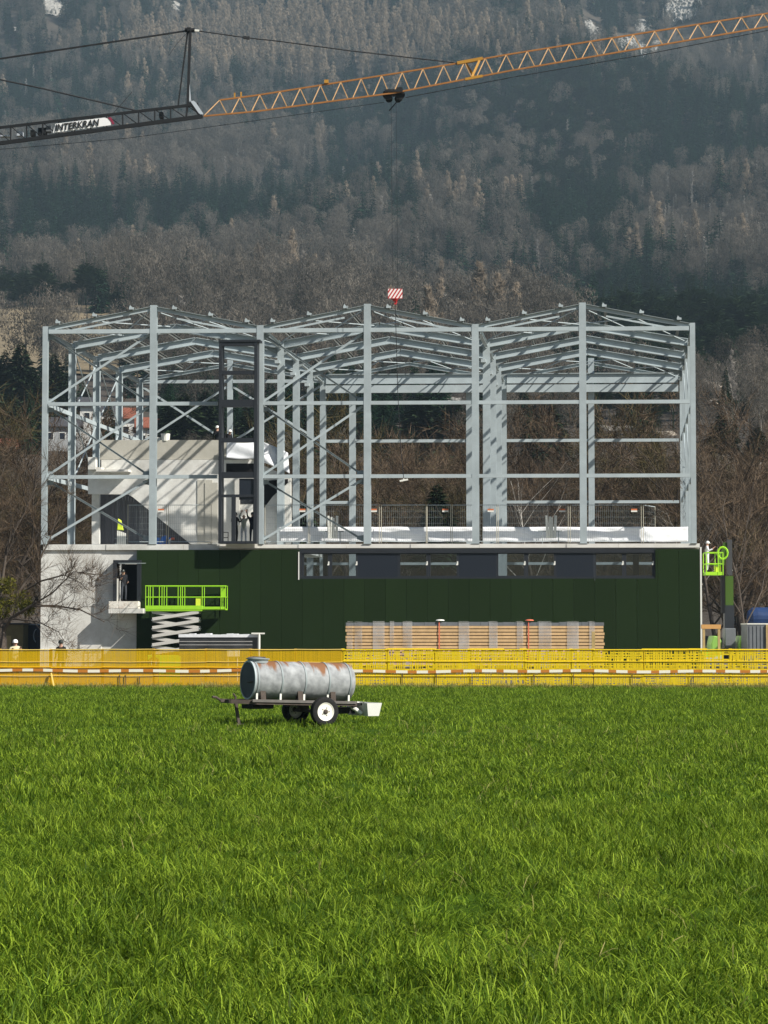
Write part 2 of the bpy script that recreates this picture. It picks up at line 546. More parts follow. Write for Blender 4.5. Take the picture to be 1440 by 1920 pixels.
# ---- projecting door box and its landing
f = -.62
t = .19
m = MB()
bbox(m, d_u0, d_u1, f, .25, dz1 - t, dz1); bbox(m, d_u0, d_u0 + t, f, .25, dz0, dz1 - t); bbox(m, d_u1 - t, d_u1, f, .25, dz0, dz1 - t)
bbox(m, d_u0 + t, d_u1 - t, f, .25, dz0, dz0 + .02)
door = part('door_box', m, M['anthracite'])
m = MB(); bbox(m, d_u0 + .30, d_u1 + .3, f - .01, f + .03, dz1 - .20, dz1 - .16); part('drip_strip', m, M['steel_dark'], door)
m = MB(); bbox(m, d_u0 + t + .02, d_u1 - t - .02, .6, .68, dz0, dz1 - t); part('doorway_backing', m, M['black'], door)  # black sheet standing in for the unlit interior behind the doorway
a, b = bu(212.5), bu(267.5)
m = MB()
bbox(m, a, bu(276), -1.08, -.4, bz(1150), bz(1141)); part('landing_slab', m, M['concrete'])
m = MB(); bbox(m, a + .02, b - .02, -1.09, -.38, bz(1141) + .003, bz(1127.5)); part('landing_slab', m, mat('rough_white_concrete', (.70, .67, .60), .9, 0, col2=(.50, .42, .35), scale=3.5, sharp=(.5, .66), bump=.5))
m = MB(); m.tube([B(bu(227), -.85, dz0), B(bu(227), -.85, bz(1085))], .055, 8); part('door_post', m, M['white_paint'])

# ---- steel columns
def column(u, v, z0, z1, w=.36, d=.36, plate=True, turned=False, m_=None):
    mb = MB()
    p0, p1 = B(u, v, z0 + (.02 if plate else 0)), B(u, v, z1)
    if turned: mb.ibeam(p0, p1, w, d, .025, U, .016)      # web seen from the front, flanges to the sides
    else: mb.ibeam(p0, p1, w, d, .025, V, .016)
    o = part('column', mb, m_ or M['steel'])
    if plate:
        mb = MB(); bbox(mb, u - w * .62, u + w * .62, v - d * .62, v + d * .62, z0, z0 + .02); part('base_plate', mb, M['steel_dark'], o)
    return o
for i, u in enumerate(COLS):
    top = Z_RIDGE + .06 if i % 2 else Z_EAVE
    w = .29 if i in (0, 6) else .385
    column(u, 0, Z_DECK, top + .05, w, .3)
FR = [BAY * k for k in (1, 2, 3, 4)]
for v in FR[:3] + [FR[3]]:
    for i, (c, w) in enumerate(((0, .30), (2, .38), (4, .42), (6, .20))):
        zb_ = Z_DECK if c in (0,) and v < 13 else .05
        if c == 0: zb_ = bz(1031)
        if c == 6: zb_ = bz(1031)
        u = COLS[c] + (.22 if c == 2 else .25 if c == 4 else 0)
        column(u, v, zb_, Z_EAVE - .1, w, .42 if c != 6 else .26, turned=c == 0)
# rear gable posts and door posts of the rear openings
vb = FR[3]
for px, w in ((431, .34), (661, .42), (880, .40), (1109, .40)):
    column(bu(px, vb, 850), vb, 5.3, (Z_RIDGE if px in (431, 1109) else bz(715, vb)) , w, .3)

# ---- rails of the front, bay by bay
def tube_bar(p0, p1, w, h, name='rail', m_=None, parent=hall):
    mb = MB(); mb.bar(p0, p1, w, h); return part(name, mb, m_ or M['steel'], parent)
def flat_rail(u0, u1, v, z, h, d=.12, name='rail'):
    mb = MB(); bbox(mb, u0, u1, v - d / 2, v + d / 2, z - h / 2, z + h / 2); return part(name, mb, M['steel'])
fu0, fu1 = bu(410.5), bu(482)
for i in range(6):
    for k, z in enumerate(ZR):
        a, b = COLS[i] + .19, COLS[i + 1] - .19
        h = (.20, .20, .23)[k]
        if i == 1 and k < 2: b = fu0 - .1
        flat_rail(a, b, -.02, z, h, .2)
# rear rails
for py, h in ((827, .20), (942, .19), (1057, .17)):
    z = bz(py, vb)
    rs = [COLS[0], bu(431, vb, 850), COLS[2] + .22, bu(661, vb, 850), bu(880, vb, 850), COLS[4] + .25, bu(1109, vb, 850), COLS[6]]
    for i in range(len(rs) - 1):
        if py in (827, 942) and i < 2: continue
        if i == 4: continue
        if i == 3 and py == 942: continue
        flat_rail(rs[i] + .18, rs[i + 1] - .18, vb, z, h, .16, 'rear_rail')
# upper rear rail of the left span, double crane beam of the two right spans
zc = bz(714, vb)
flat_rail(COLS[0] + .2, bu(431, vb, 850) - .2, vb, zc, .22, .2, 'rear_rail')
flat_rail(bu(431, vb, 850) + .2, COLS[2], vb, zc, .22, .2, 'rear_rail')
for c0, c1 in ((COLS[2] + .45, COLS[4] + .05), (COLS[4] + .5, COLS[6] - .2)):
    za, zb2 = bz(738, vb), bz(702, vb)
    zm = (za + zb2) / 2 - .05
    m = MB(); bbox(m, c0, c1, vb - .55, vb - .35, za, zm - .09); part('rear_girder', m, M['steel'])
    m = MB(); bbox(m, c0, c1, vb - .30, vb - .2, zm + .03, zb2 - .08); part('rear_girder', m, M['steel'])
    m = MB(); bbox(m, c0, c1, vb - .42, vb - .1, zb2 - .075, zb2); part('girder_flange', m, M['steel_dark'])

# ---- rafters
slope_pts = [(COLS[0], COLS[1], COLS[2]), (COLS[2], COLS[3], COLS[4]), (COLS[4], COLS[5], COLS[6])]
for a, r, b in slope_pts:                        # front gable: thin channels
    for (p, q, zp, zq) in ((a, r, Z_EAVE, Z_RIDGE), (r, b, Z_RIDGE, Z_EAVE)):
        sg = 1 if q > p and zq > zp else -1
        p0, p1 = B(p + .15, 0, zp - .10), B(q - .15, 0, zq - .10)
        mb = MB(); mb.bar(p0, p1, .10, .20); part('gable_rafter', mb, M['steel'])
        o = Vector((0, 0, .125))
        mb = MB(); mb.bar(p0 + o - V * .02, p1 + o - V * .02, .26, .03); part('rafter_flange', mb, M['steel_dark'])  # darker flange colour paints the shaded underside of the roof
        lo0, lo1 = (.12, .80) if sg > 0 else (.2, .88)
        q0, q1 = p0.lerp(p1, lo0) - Vector((0, 0, .32)), p0.lerp(p1, lo1) - Vector((0, 0, .32))
        tube_bar(q0, q1, .08, .10, 'eaves_tie')
HZ = Z_EAVE - .05
for v in FR:
    for a, r, b in slope_pts:
        a2 = a + (.22 if a == COLS[2] else .25 if a == COLS[4] else 0)
        b2 = b + (.22 if b == COLS[2] else .25 if b == COLS[4] else 0)
        zr = Z_RIDGE - .12
        for (p, q, zp, zq, s) in ((a2 + .1, r, HZ - .2, zr - .2, 1), (r, b2 - .1, zr - .2, HZ - .2, -1)):
            h = .45 if v < FR[3] else .22
            mb = MB(); mb.ibeam(B(p, v, zp), B(q, v, zq), .32, h, .03)
            raf = part('rafter', mb, M['steel'])
            if v < FR[3]:
                e = (p if s > 0 else q)
                ze = HZ - .2 - .225
                s2 = s * 1.0
                mb = MB()
                mb.prism([B(e, v - .01, ze), B(e + s2 * 1.1, v - .01, ze + .17), B(e, v - .01, ze - .42)], V * .02)
                part('haunch', mb, M['steel_dark'], raf)
# ---- purlins with their end cleats
for a, r, b in slope_pts:
    for s in range(2):
        for k, tt in enumerate((.12, .46, .80) if s == 0 else (.20, .54, .88)):
            p, q = (a, r) if s == 0 else (r, b)
            zp, zq = (Z_EAVE, Z_RIDGE) if s == 0 else (Z_RIDGE, Z_EAVE)
            u = p + (q - p) * tt; z = zp + (zq - zp) * tt
            mb = MB(); bbox(mb, u - .05, u + .05, -.18, vb + .1, z + .02, z + .20)
            bbox(mb, u + .05, u + .13, -.18, vb + .1, z + .17, z + .20)
            pu = part('purlin', mb, M['purlin'])
            mb = MB(); bbox(mb, u - .13, u + .12, -.26, -.19, z + .08, z + .20); mb.prism([B(u - .12, -.25, z + .20), B(u + .03, -.25, z + .20), B(u - .08, -.25, z + .32)], V * .05)
            part('cleat', mb, M['steel'], pu)
# ---- roof bracing rods, eaves beams along the depth, side rails, braces
def rod(p0, p1, r=.035, name='brace_rod', n=5):
    mb = MB(); mb.tube([p0, p1], r, n); return part(name, mb, M['steel'])
for a, r, b in slope_pts:
    for k0 in (0, 3):
        va, vc = BAY * k0, BAY * (k0 + 1)
        for (p, q, zp, zq) in ((a, r, Z_EAVE, Z_RIDGE), (r, b, Z_RIDGE, Z_EAVE)):
            g = lambda t_: (p + (q - p) * t_, zp + (zq - zp) * t_ - .22)
            for t0, t1 in ((.05, .5), (.5, .95)):
                (ua, za), (ub, zb2) = g(t0), g(t1)
                rod(B(ua, va + .2, za), B(ub, vc - .2, zb2)); rod(B(ub, va + .2, zb2 + .07), B(ua, vc - .2, za + .07))
    for v in (BAY * .5, BAY * 1.5, BAY * 2.5, BAY * 3.5):
        for t0, t1 in ((.2, .8),):
            pass
for c in (0, 2, 4, 6):
    u = COLS[c] + (.22 if c == 2 else .25 if c == 4 else 0)
    for k in range(4):
        va, vc = BAY * k + .24, BAY * (k + 1) - .24
        m = MB(); m.ibeam(B(u, va, Z_EAVE - .35), B(u, vc, Z_EAVE - .35), .2, .26, .02); part('eaves_beam', m, M['steel'])
        if c in (0, 6):
            for j, z in enumerate(ZR[:2]):
                if c == 0 and k == 2 and j == 0: continue
                s = 1 if c == 0 else -1
                m = MB(); bbox(m, u - .06, u + .06, va, vc, z - .12, z + .12); part('side_rail', m, M['steel'])
            if k in (1, 2) and c == 0 or (k in (1, 2) and c == 6):
                for za, zb2 in ((ZR[1] + .1, Z_EAVE - .7), (ZR[0] + .2, ZR[1] - .2)):
                    rod(B(u, va, za), B(u, vc, zb2), .04); rod(B(u + .1, va, zb2), B(u + .1, vc, za), .04)
# X braces of the front: bay 1 and bay 3
lv = [Z_DECK + .15, ZR[0], ZR[1], ZR[2]]
for i in (0, 2):
    a, b = COLS[i] + .12, COLS[i + 1] - .30
    for k in range(3):
        za, zb2 = lv[k] + .10, lv[k + 1] - .18
        m = MB(); m.bar(B(a, .16, za), B(b, .16, zb2), .06, .125); part('brace', m, M['steel'])
        m = MB(); m.ibeam(B(a, .34, zb2), B(b, .34, za), .11, .11, .02); part('brace', m, M['steel_dark'])  # second diagonal in darker steel, its shadow side put into the colour
        for (uu, zz, sg, dz_) in ((a, za, 1, .22), (a, zb2, 1, -.22), (b, za, -1, .22), (b, zb2, -1, -.22)):
            m = MB(); m.prism([B(uu - sg * .06, .24, zz - dz_ * .5), B(uu + sg * .34, .24, zz + dz_ * .2), B(uu + sg * .28, .24, zz + dz_), B(uu - sg * .06, .24, zz + dz_ * 1.2)], V * .02); part('gusset', m, M['steel_dark'])
# X braces of the rear, left span
rs = [COLS[0], bu(431, vb, 850), COLS[2] + .22]
for i in (0, 1):
    for za, zb2 in ((bz(827, vb), bz(724, vb)),):
        tube_bar(B(rs[i] + .2, vb - .05, za), B(rs[i + 1] - .2, vb - .05, zb2), .06, .14, 'rear_brace')
        tube_bar(B(rs[i] + .2, vb + .1, zb2), B(rs[i + 1] - .2, vb + .1, za), .06, .14, 'rear_brace')
# crane rail brackets on the inner columns
for c, sh in ((2, .22), (4, .25)):
    for v in FR[:3]:
        m = MB(); bbox(m, COLS[c] + sh - .3, COLS[c] + sh - .02, v - .5, v - .22, bz(735, vb) - .3, bz(735, vb) - .12); part('bracket', m, M['steel'])

# ---- concrete stair block on the deck
vs = 6.6
def face(pts, v, th, name, m_, parent=hall):
    mb = MB(); mb.prism([B(*((lambda uz: (uz[0], v, uz[1]))(bp(x, y, v)))) for x, y in pts][::-1], V * th)
    return part(name, mb, m_, parent)
face([(165, 859), (165, 926), (240, 927), (249, 932), (357, 1020), (545, 1020), (545, 896), (480, 866), (480, 862), (190, 862), (190, 880), (180, 880), (180, 859)], vs, .35, 'stair_wall', M['concrete'])
face([(187, 825), (187, 861.5), (482, 861.5), (482, 825)], vs + .12, .3, 'stair_parapet', M['concrete_warm'])
face([(180, 876), (180, 884), (240, 884), (240, 880), (190, 880), (190, 876)], vs - .9, .9, 'stair_ledge', M['concrete_pale'])
face([(165, 857), (165, 880), (179, 880), (179, 857)], vs - .5, .5, 'stair_pier', M['concrete'])
# ribbed sheet under the flight: each rib its own narrow board
x = 173.0
while x < 352:
    w_ = 5.2
    face([(x, 926), (x, 1020), (x + w_ - .5, 1020), (x + w_ - .5, 926)], vs + 1.6 + (.05 if int(x / 5.2) % 2 else 0), .06, 'ribbed_board', M['ribbed'])
    x += w_
face([(172, 926), (172, 1020), (186, 1020), (186, 926)], vs + .9, .3, 'stair_pier', M['concrete'])
# flat dark plates painted as shade in wall openings and under the stair flight
face([(424, 869), (424, 886), (479, 886), (479, 869)], vs - .02, .01, 'dark_wall_plate', M['black'])
face([(450, 898), (450, 945), (484, 945), (484, 898)], vs - .02, .01, 'dark_wall_plate', M['anthracite'])
face([(440, 898), (440, 985), (449, 985), (449, 898)], vs - .3, .2, 'white_post', M['white_paint'])
face([(493, 902), (493, 955), (512, 930), (540, 905), (540, 898)], vs - .02, .01, 'dark_wall_plate', M['black'])
face([(370, 900), (370, 1018), (398, 1018), (398, 900)], vs - .05, .05, 'formwork_board', M['concrete_warm'])
face([(384, 905), (384, 1016), (408, 1016), (408, 905)], vs - .09, .04, 'formwork_board', M['concrete_warm'])

# ---- tall black window frame standing proud of the front
fz0, fz1 = bz(1019), bz(641)
fv0, fv1 = -1.12, -.34
def uf(px): return bp(px, 900, fv0)[0]
def zf_(py): return bp(447, py, fv0)[1]
a, b = uf(409.5), uf(481.5)
m = MB()
bbox(m, a, a + .17, fv0, fv1, zf_(1019), zf_(641)); bbox(m, b - .17, b, fv0, fv1, zf_(1019), zf_(641))
bbox(m, a - .03, b + .16, fv0 - .03, fv1, zf_(641), zf_(641) + .12)
bbox(m, a + .17, b - .17, fv0, fv1, zf_(1019), zf_(1014.5))
tall = part('tall_window_frame', m, M['anthracite'])
for y0, y1 in ((648, 641), (702, 695), (763, 749), (829, 821), (896, 885), (932, 927)):
    m = MB(); bbox(m, a + .17, b - .17, fv0 + .02, fv0 + .3, zf_(y0), zf_(y1)); part('transom', m, M['anthracite'], tall)
m = MB(); bbox(m, uf(434), uf(441), fv0 + .02, fv0 + .25, zf_(1014.5), zf_(932)); part('mullion', m, M['anthracite'], tall)
m = MB(); bbox(m, uf(474.5), uf(477.5), fv0 + .03, fv0 + .2, zf_(1014.5), zf_(932)); part('mullion', m, M['anthracite'], tall)
m = MB(); bbox(m, uf(448), b - .17, fv0 + .1, fv0 + .16, zf_(927), zf_(897)); part('infill_panel', m, M['navy_panel'], tall)
m = MB(); bbox(m, uf(448), uf(474), fv0 + .1, fv0 + .16, zf_(937), zf_(932)); part('infill_panel', m, M['navy_panel'], tall)

# ================================================================== tarpaulins on the hall
def cloth(name, corners, nx, ny, amp, m_, label, cat, seed=0, thick=.03, rag=1.0):
    """wrinkled sheet over 4 corner points (bl, br, tr, tl)"""
    r = random.Random(seed)
    ph = [(r.uniform(2, 9), r.uniform(2, 9), r.uniform(0, 6)) for _ in range(7)]
    bl, br, tr, tl = [Vector(c) for c in corners]
    n = (br - bl).cross(tl - bl).normalized()
    mb = MB()
    for j in range(ny + 1):
        for i in range(nx + 1):
            s, t_ = i / nx, j / ny
            p = bl.lerp(br, s).lerp(tl.lerp(tr, s), t_)
            L = (br - bl).length
            h = sum(math.sin(s * L * fx * .55 + t_ * fy + f0) / (k + 1.5) for k, (fx, fy, f0) in enumerate(ph))
            edge = math.sin(s * L * 2.1 + seed) * .05
            mb.v.append(tuple(p + n * (h * amp) + Vector((0, 0, edge * (rag if t_ in (0, 1) else 0)))))
    for j in range(ny):
        for i in range(nx):
            q = j * (nx + 1) + i
            mb.f.append((q, q + 1, q + nx + 2, q + nx + 1))
    o = mb.build(name, m_, None, world=True, smooth=True)
    sd = o.modifiers.new('thickness', 'SOLIDIFY'); sd.thickness = thick
    return tag(o, label, cat)
def bpt(px, py, v):
    u, z = bp(px, py, v); return B(u, v, z)
cloth('tarpaulin', [bpt(424, 858, vs - .5), bpt(486, 860, vs - .5), bpt(486, 829, vs - .3), bpt(425, 829, vs - .3)], 30, 14, .07, M['tarp'],
      'white tarpaulin hung over the stair parapet behind the tall black window frame', 'tarpaulin', 3)
cloth('tarpaulin', [bpt(490, 864, vs - .4), bpt(543, 889, vs - .4), bpt(540, 850, vs - .2), bpt(490, 826, vs - .2)], 30, 14, .07, M['tarp'],
      'white tarpaulin draped down the sloping end of the stair block', 'tarpaulin', 5)
vt = 1.75
for i, (xa, xb, lab) in enumerate(((524, 700, 'behind the crossed braces'), (700, 886, 'between the middle front columns'), (905, 1094, 'under the right gable behind white posts'), (1094, 1290, 'at the right end of the deck'))):
    cloth('membrane_upstand', [bpt(xa, 1016, vt), bpt(xb, 1016, vt), bpt(xb, 988, vt + .15), bpt(xa, 988, vt + .15)], 90, 8, .024, M['foil'],
          'white membrane over the deck upstand ' + lab, 'membrane', 11 + i, .06, .15)
# ================================================================== people
def person(name_label, loc, rz, pose=None, jacket='cloth_black', legs='cloth_denim', helmet='helmet_white', h=1.78, group=None, arms_up=False):
    J = {'pelvis': (0, 0, .95), 'waist': (0, .01, 1.08), 'chest': (0, .01, 1.33), 'neck': (0, 0, 1.50), 'head': (0, -.02, 1.60), 'top': (0, -.01, 1.72),
         'shL': (.18, .01, 1.42), 'elL': (.24, .03, 1.15), 'wrL': (.25, -.08, .92), 'haL': (.25, -.11, .84),
         'shR': (-.18, .01, 1.42), 'elR': (-.24, .03, 1.15), 'wrR': (-.25, -.08, .92), 'haR': (-.25, -.11, .84),
         'hipL': (.10, 0, .90), 'knL': (.115, -.03, .50), 'anL': (.12, .02, .09), 'toL': (.13, -.16, .04),
         'hipR': (-.10, 0, .90), 'knR': (-.115, -.03, .50), 'anR': (-.12, .02, .09), 'toR': (-.13, -.16, .04)}
    J.update(pose or {})
    Rd = dict(pelvis=.15, waist=.145, chest=.165, neck=.062, head=.092, top=.06, sh=.072, el=.052, wr=.036, ha=.042, hip=.095, kn=.066, an=.048, to=.042)
    names = list(J)
    E = [('pelvis', 'waist'), ('waist', 'chest'), ('chest', 'neck'), ('neck', 'head'), ('head', 'top')]
    for s in 'LR':
        E += [('chest', 'sh' + s), ('sh' + s, 'el' + s), ('el' + s, 'wr' + s), ('wr' + s, 'ha' + s), ('pelvis', 'hip' + s), ('hip' + s, 'kn' + s), ('kn' + s, 'an' + s), ('an' + s, 'to' + s)]
    k = h / 1.78
    me = bpy.data.meshes.new('body_frame')
    me.from_pydata([tuple(c * k for c in J[n]) for n in names], [(names.index(a), names.index(b)) for a, b in E], [])
    ob = bpy.data.objects.new('body_frame', me)
    ROOT.objects.link(ob)
    sk = ob.modifiers.new('skin', 'SKIN')
    sk.use_smooth_shade = True
    for i, n in enumerate(names):
        r = Rd.get(n) or Rd[n[:-1]]
        d = me.skin_vertices[0].data[i]
        d.radius = (r * k, r * k * (.8 if n in ('chest', 'waist', 'pelvis') else 1))
        d.use_root = n == 'pelvis'
    sub = ob.modifiers.new('sub', 'SUBSURF'); sub.levels = 1; sub.render_levels = 1
    dg = bpy.context.evaluated_depsgraph_get()
    body = bpy.data.meshes.new_from_object(ob.evaluated_get(dg))
    bpy.data.objects.remove(ob)
    # fingers and thumb, nose and ears grow out of the same mesh
    ex = MB()
    for s in 'LR':
        w, ha = Vector(J['wr' + s]), Vector(J['ha' + s])
        d = (ha - w).normalized()
        sd = d.cross(Vector((0, 1, .3))).normalized()
        for q, ln in ((-.03, .07), (-.01, .085), (.01, .08), (.03, .065)):
            b0 = ha + sd * q
            ex.tube([b0 * k, (b0 + d * ln * .5 + Vector((0, -.008, 0))) * k, (b0 + d * ln + Vector((0, -.03, 0))) * k], [.011 * k, .010 * k, .007 * k], 5)
        b0 = w.lerp(ha, .5) + sd * .035
        ex.tube([b0 * k, (b0 + sd * .035 + d * .025) * k, (b0 + sd * .04 + d * .06) * k], [.012 * k, .011 * k, .008 * k], 5)
    hd = Vector(J['head'])
    ex.tube([(hd + Vector((0, -.08, .02))) * k, (hd + Vector((0, -.115, -.012))) * k], [.008 * k, .016 * k], 5)
    for e in (-1, 1): ex.tube([(hd + Vector((e * .085, 0, .0))) * k, (hd + Vector((e * .105, .01, .012))) * k], [.022 * k, .018 * k], 6)
    nv = len(body.vertices)
    V0 = [tuple(v.co) for v in body.vertices] + ex.v
    F0 = [tuple(p.vertices) for p in body.polygons] + [tuple(nv + i for i in f) for f in ex.f]
    me2 = bpy.data.meshes.new('person')
    me2.from_pydata(V0, [], F0)
    me2.polygons.foreach_set('use_smooth', [True] * len(F0))
    mats = [M[jacket], M[legs], M['skin'], M['rubber']]
    for m_ in mats: me2.materials.append(m_)
    kind = {}
    for i, (a, b) in enumerate(E):
        kind[i] = 2 if b in ('head', 'top') or b[:2] == 'ha' else 1 if b[:3] == 'hip' or b[:2] in ('kn', 'an') else 3 if b[:2] == 'to' else 0
    seg = [(np.array(J[a]) * k, np.array(J[b]) * k) for a, b in E]
    for p in me2.polygons:
        if p.index >= len(body.polygons): p.material_index = 2; continue
        c = np.array(p.center); best = 9; bi = 0
        for i, (a, b) in enumerate(seg):
            t_ = np.clip(np.dot(c - a, b - a) / max(np.dot(b - a, b - a), 1e-9), 0, 1)
            dd = np.linalg.norm(c - a - (b - a) * t_)
            if dd < best: best, bi = dd, i
        p.material_index = kind[bi]
    o = put('person', me2, None, loc, (0, 0, rz))
    tag(o, name_label, 'person', group)
    if helmet:
        mb = MB()
        t_ = Vector(J['head']) * k
        mb.lathe([(.118, .035), (.116, .05), (.108, .10), (.088, .145), (.05, .172), (.01, .178)], 14, c=tuple(t_))
        mb.box(t_.x - .075, t_.x + .075, t_.y - .17, t_.y - .09, t_.z + .035, t_.z + .05)
        mb.build('helmet', M[helmet], o, smooth=False)
    return o

UP = {'elL': (.26, -.10, 1.62), 'wrL': (.15, -.16, 1.86), 'haL': (.12, -.17, 1.94), 'elR': (-.26, -.10, 1.62), 'wrR': (-.15, -.16, 1.86), 'haR': (-.12, -.17, 1.94),
      'shL': (.19, 0, 1.45), 'shR': (-.19, 0, 1.45)}
HALF = {'elL': (.27, -.08, 1.22), 'wrL': (.20, -.30, 1.35), 'haL': (.18, -.36, 1.41), 'elR': (-.27, -.06, 1.2), 'wrR': (-.2, -.3, 1.3), 'haR': (-.17, -.36, 1.36)}
p = B(bu(232.5, -.35), -.35, dz0 + .02)
person('worker in dark jacket and jeans leaning in the doorway above the landing', p, .5, {'neck': (-.02, -.04, 1.48), 'head': (-.08, -.08, 1.58), 'top': (-.11, -.08, 1.70), 'elL': (.22, -.02, 1.14), 'wrL': (.18, -.2, 1.05), 'haL': (.14, -.26, 1.05), 'elR': (-.25, -.1, 1.15), 'wrR': (-.28, -.3, 1.2), 'haR': (-.28, -.36, 1.25)}, 'cloth_black', 'cloth_denim', 'helmet_dark', 1.80)
zd = Z_DECK + .0
person('worker in black inside the tall black window frame, nearest its mullion', B(bu(440, -.2), -.1, zd + .0), 2.6, HALF, 'cloth_black', 'cloth_black', 'helmet_dark', 1.80)
person('worker in olive shirt and pale trousers with both arms raised', B(bu(457, .6), .6, zd), 3.14, UP, 'cloth_olive', 'cloth_grey', None, 1.74)
person('worker in navy clothes reaching up beside the front column', B(bu(473, -.2), -.1, zd), 3.0, {'elL': (.3, -.05, 1.55), 'wrL': (.33, -.05, 1.80), 'haL': (.33, -.06, 1.88), 'elR': (-.30, 0, 1.2), 'wrR': (-.36, -.05, 1.42), 'haR': (-.38, -.06, 1.5)}, 'cloth_navy', 'cloth_navy', 'helmet_dark', 1.80)
zt_ = bz(806, vs + .6, 410)
person('worker with white helmet on top of the stair block, left of the tall frame', B(bu(407, vs + .8, 810), vs + .9, bz(798, vs + .9) - 1.74), 0, None, 'cloth_black', 'cloth_black', 'helmet_white', 1.78)
person('worker with white helmet bending on top of the stair block, seen through the tall frame', B(bu(428, vs + .8, 810), vs + .9, bz(807, vs + .9) - 1.60), .6, {'neck': (0, -.1, 1.42), 'head': (0, -.16, 1.5), 'top': (0, -.19, 1.6), 'chest': (0, -.03, 1.28)}, 'cloth_black', 'cloth_black', 'helmet_white', 1.78)
g = at(28, 1262, 97)
person('worker with white helmet and pale shirt behind the amber netting', (g.x, 97, -.02), .3, HALF, 'cloth_pale', 'cloth_denim', 'helmet_white', 1.74)
g = at(114, 1262, 97)
person('worker in dark clothes and dark helmet behind the amber netting', (g.x, 97, -.02), -.2, {}, 'cloth_black', 'cloth_black', 'helmet_dark', 1.72)

# ================================================================== mesh fence panels on the deck
M['pale_post'] = mat('pale_fence_post', (.42, .40, .32), .6)
M['sign_orange'] = mat('orange_sign_print', (.55, .16, .06), .6)
def wire_panel(x0, x1, v0, v1, lab, sign_at=None):
    py0, py1 = 946, 1015
    u0, z1 = bp(x0, py0, v0); u1, _ = bp(x1, py0, v1)
    z0 = Z_DECK + .05
    base = B((u0 + u1) / 2, (v0 + v1) / 2, Z_DECK)
    t_ = thing('mesh_fence_panel', lab, 'fence', base, 0, 'mesh fence panels along the deck edge')
    g = lambda s, z: B(u0 + (u1 - u0) * s, v0 + (v1 - v0) * s, z)
    for s in (.0, 1.0):
        m = MB(); m.tube([g(s, z0), g(s, z1)], .019, 6); m.build('fence_post', M['pale_post'], t_, world=True)
    for z in (z0 + .12, z1 - .03):
        m = MB(); m.tube([g(.02, z), g(.98, z)], .02, 5); m.build('fence_rail', M['steel'], t_, world=True)
    m = MB()
    n = max(6, int(abs(u1 - u0) / .11))
    for i in range(1, n): m.bar(g(i / n, z0 + .12), g(i / n, z1 - .03), .007, .007, (0, 1, 0))
    for i in range(1, 6): z = z0 + .12 + (z1 - z0 - .15) * i / 6; m.bar(g(.02, z), g(.98, z), .007, .007)
    o = m.build('wire_mesh', M['steel_dark'], t_, world=True); o['kind'] = 'stuff'
    m = MB(); 
    for s in (.02, .98): p = g(s, Z_DECK); m.box(p.x - .12, p.x + .12, p.y - .3, p.y + .3, Z_DECK, Z_DECK + .05)
    m.build('fence_foot', M['rubber'], t_, world=True)
    if sign_at:
        a, z = bp(sign_at, 957, v0 - .03)
        w = .17
        m = MB(); bbox(m, a - w, a + w, v0 - .06, v0 - .04, z - .09, z + .09); sg = m.build('warning_sign', M['white_trim'], t_, world=True)
        m = MB(); bbox(m, a - w, a + w, v0 - .063, v0 - .0602, z + .0, z + .09); m.build('red_band', M['sign_orange'], sg, world=True)
for (x0, x1, v0, v1, lab, sg) in ((240, 312, .75, .75, 'wire mesh fence panel under the stair flight, left of the blue sheets', None),
        (316, 396, .75, .75, 'wire mesh fence panel against the pale concrete stair wall', 302),
        (497, 578, .8, .8, 'wire mesh fence panel right of the tall black frame, reddish sign', 567),
        (581, 711, .8, .8, 'wire mesh fence panel behind the crossed braces of the middle bay', 701),
        (715, 799, .8, .8, 'narrow wire mesh fence panel in the middle bay with no sign', None),
        (801, 845, .8, .8, 'narrowest wire mesh fence panel, orange sign in front of dark shrubs', 835),
        (848, 931, .8, .8, 'wire mesh fence panel crossed by the grey column between two gables', 920),
        (934, 1065, .8, .8, 'wire mesh fence panel in front of the slanting birch trunk', 1054),
        (1069, 1202, .8, .8, 'wire mesh fence panel right of the right gable post', 1189),
        (1206, 1228, .8, 2.6, 'wire mesh fence panel turned inward at the right end of the row', None)):
    wire_panel(x0, x1, v0, v1, lab, sg)

# small things on the deck
for px, lab in ((625, 'bundle of white posts in a rack behind the crossed braces'), (1034, 'bundle of white posts in a rack left of the right gable post')):
    u, _ = bp(px, 1000, 1.2)
    t_ = thing('post_bundle', lab, 'post bundle', B(u, 1.2, Z_DECK), 0, 'bundles of white posts')
    for k, (dx, lean) in enumerate(((-.22, -.05), (-.1, .03), (.05, -.02), (.2, .04))):
        m = MB(); m.tube([B(u + dx, .98, Z_DECK + .35), B(u + dx + lean, .96, Z_DECK + 1.62 - .06 * (k % 3))], .075, 7); m.build('white_post', M['white_trim'], t_, world=True)
    m = MB(); bbox(m, u - .75, u + .6, 1.0, 1.14, Z_DECK + .72, Z_DECK + .78)
    for dx in (-.5, .4): bbox(m, u + dx - .02, u + dx + .02, 1.0, 1.14, Z_DECK, Z_DECK + .72)
    m.build('rack', M['steel_dark'], t_, world=True)
u, _ = bp(305, 1010, 1.1)
t_ = thing('sheet_stack', 'blue plastic sheets leaning at the foot of a front column', 'sheets', B(u, 1.1, Z_DECK))
for k in range(4):
    m = MB(); m.bar(B(u - .35 + k * .22, 1.1, Z_DECK), B(u - .25 + k * .2 + .07 * (k % 2), 1.2, Z_DECK + .42 + .06 * (k % 3)), .03, .16, (1, 0, 0)); m.build('blue_sheet', M['blue'], t_, world=True)
u, _ = bp(317, 1010, 1.0)
t_ = thing('wrapped_hose', 'pale hose with an orange end beside the blue sheets', 'hose', B(u, 1.0, Z_DECK))
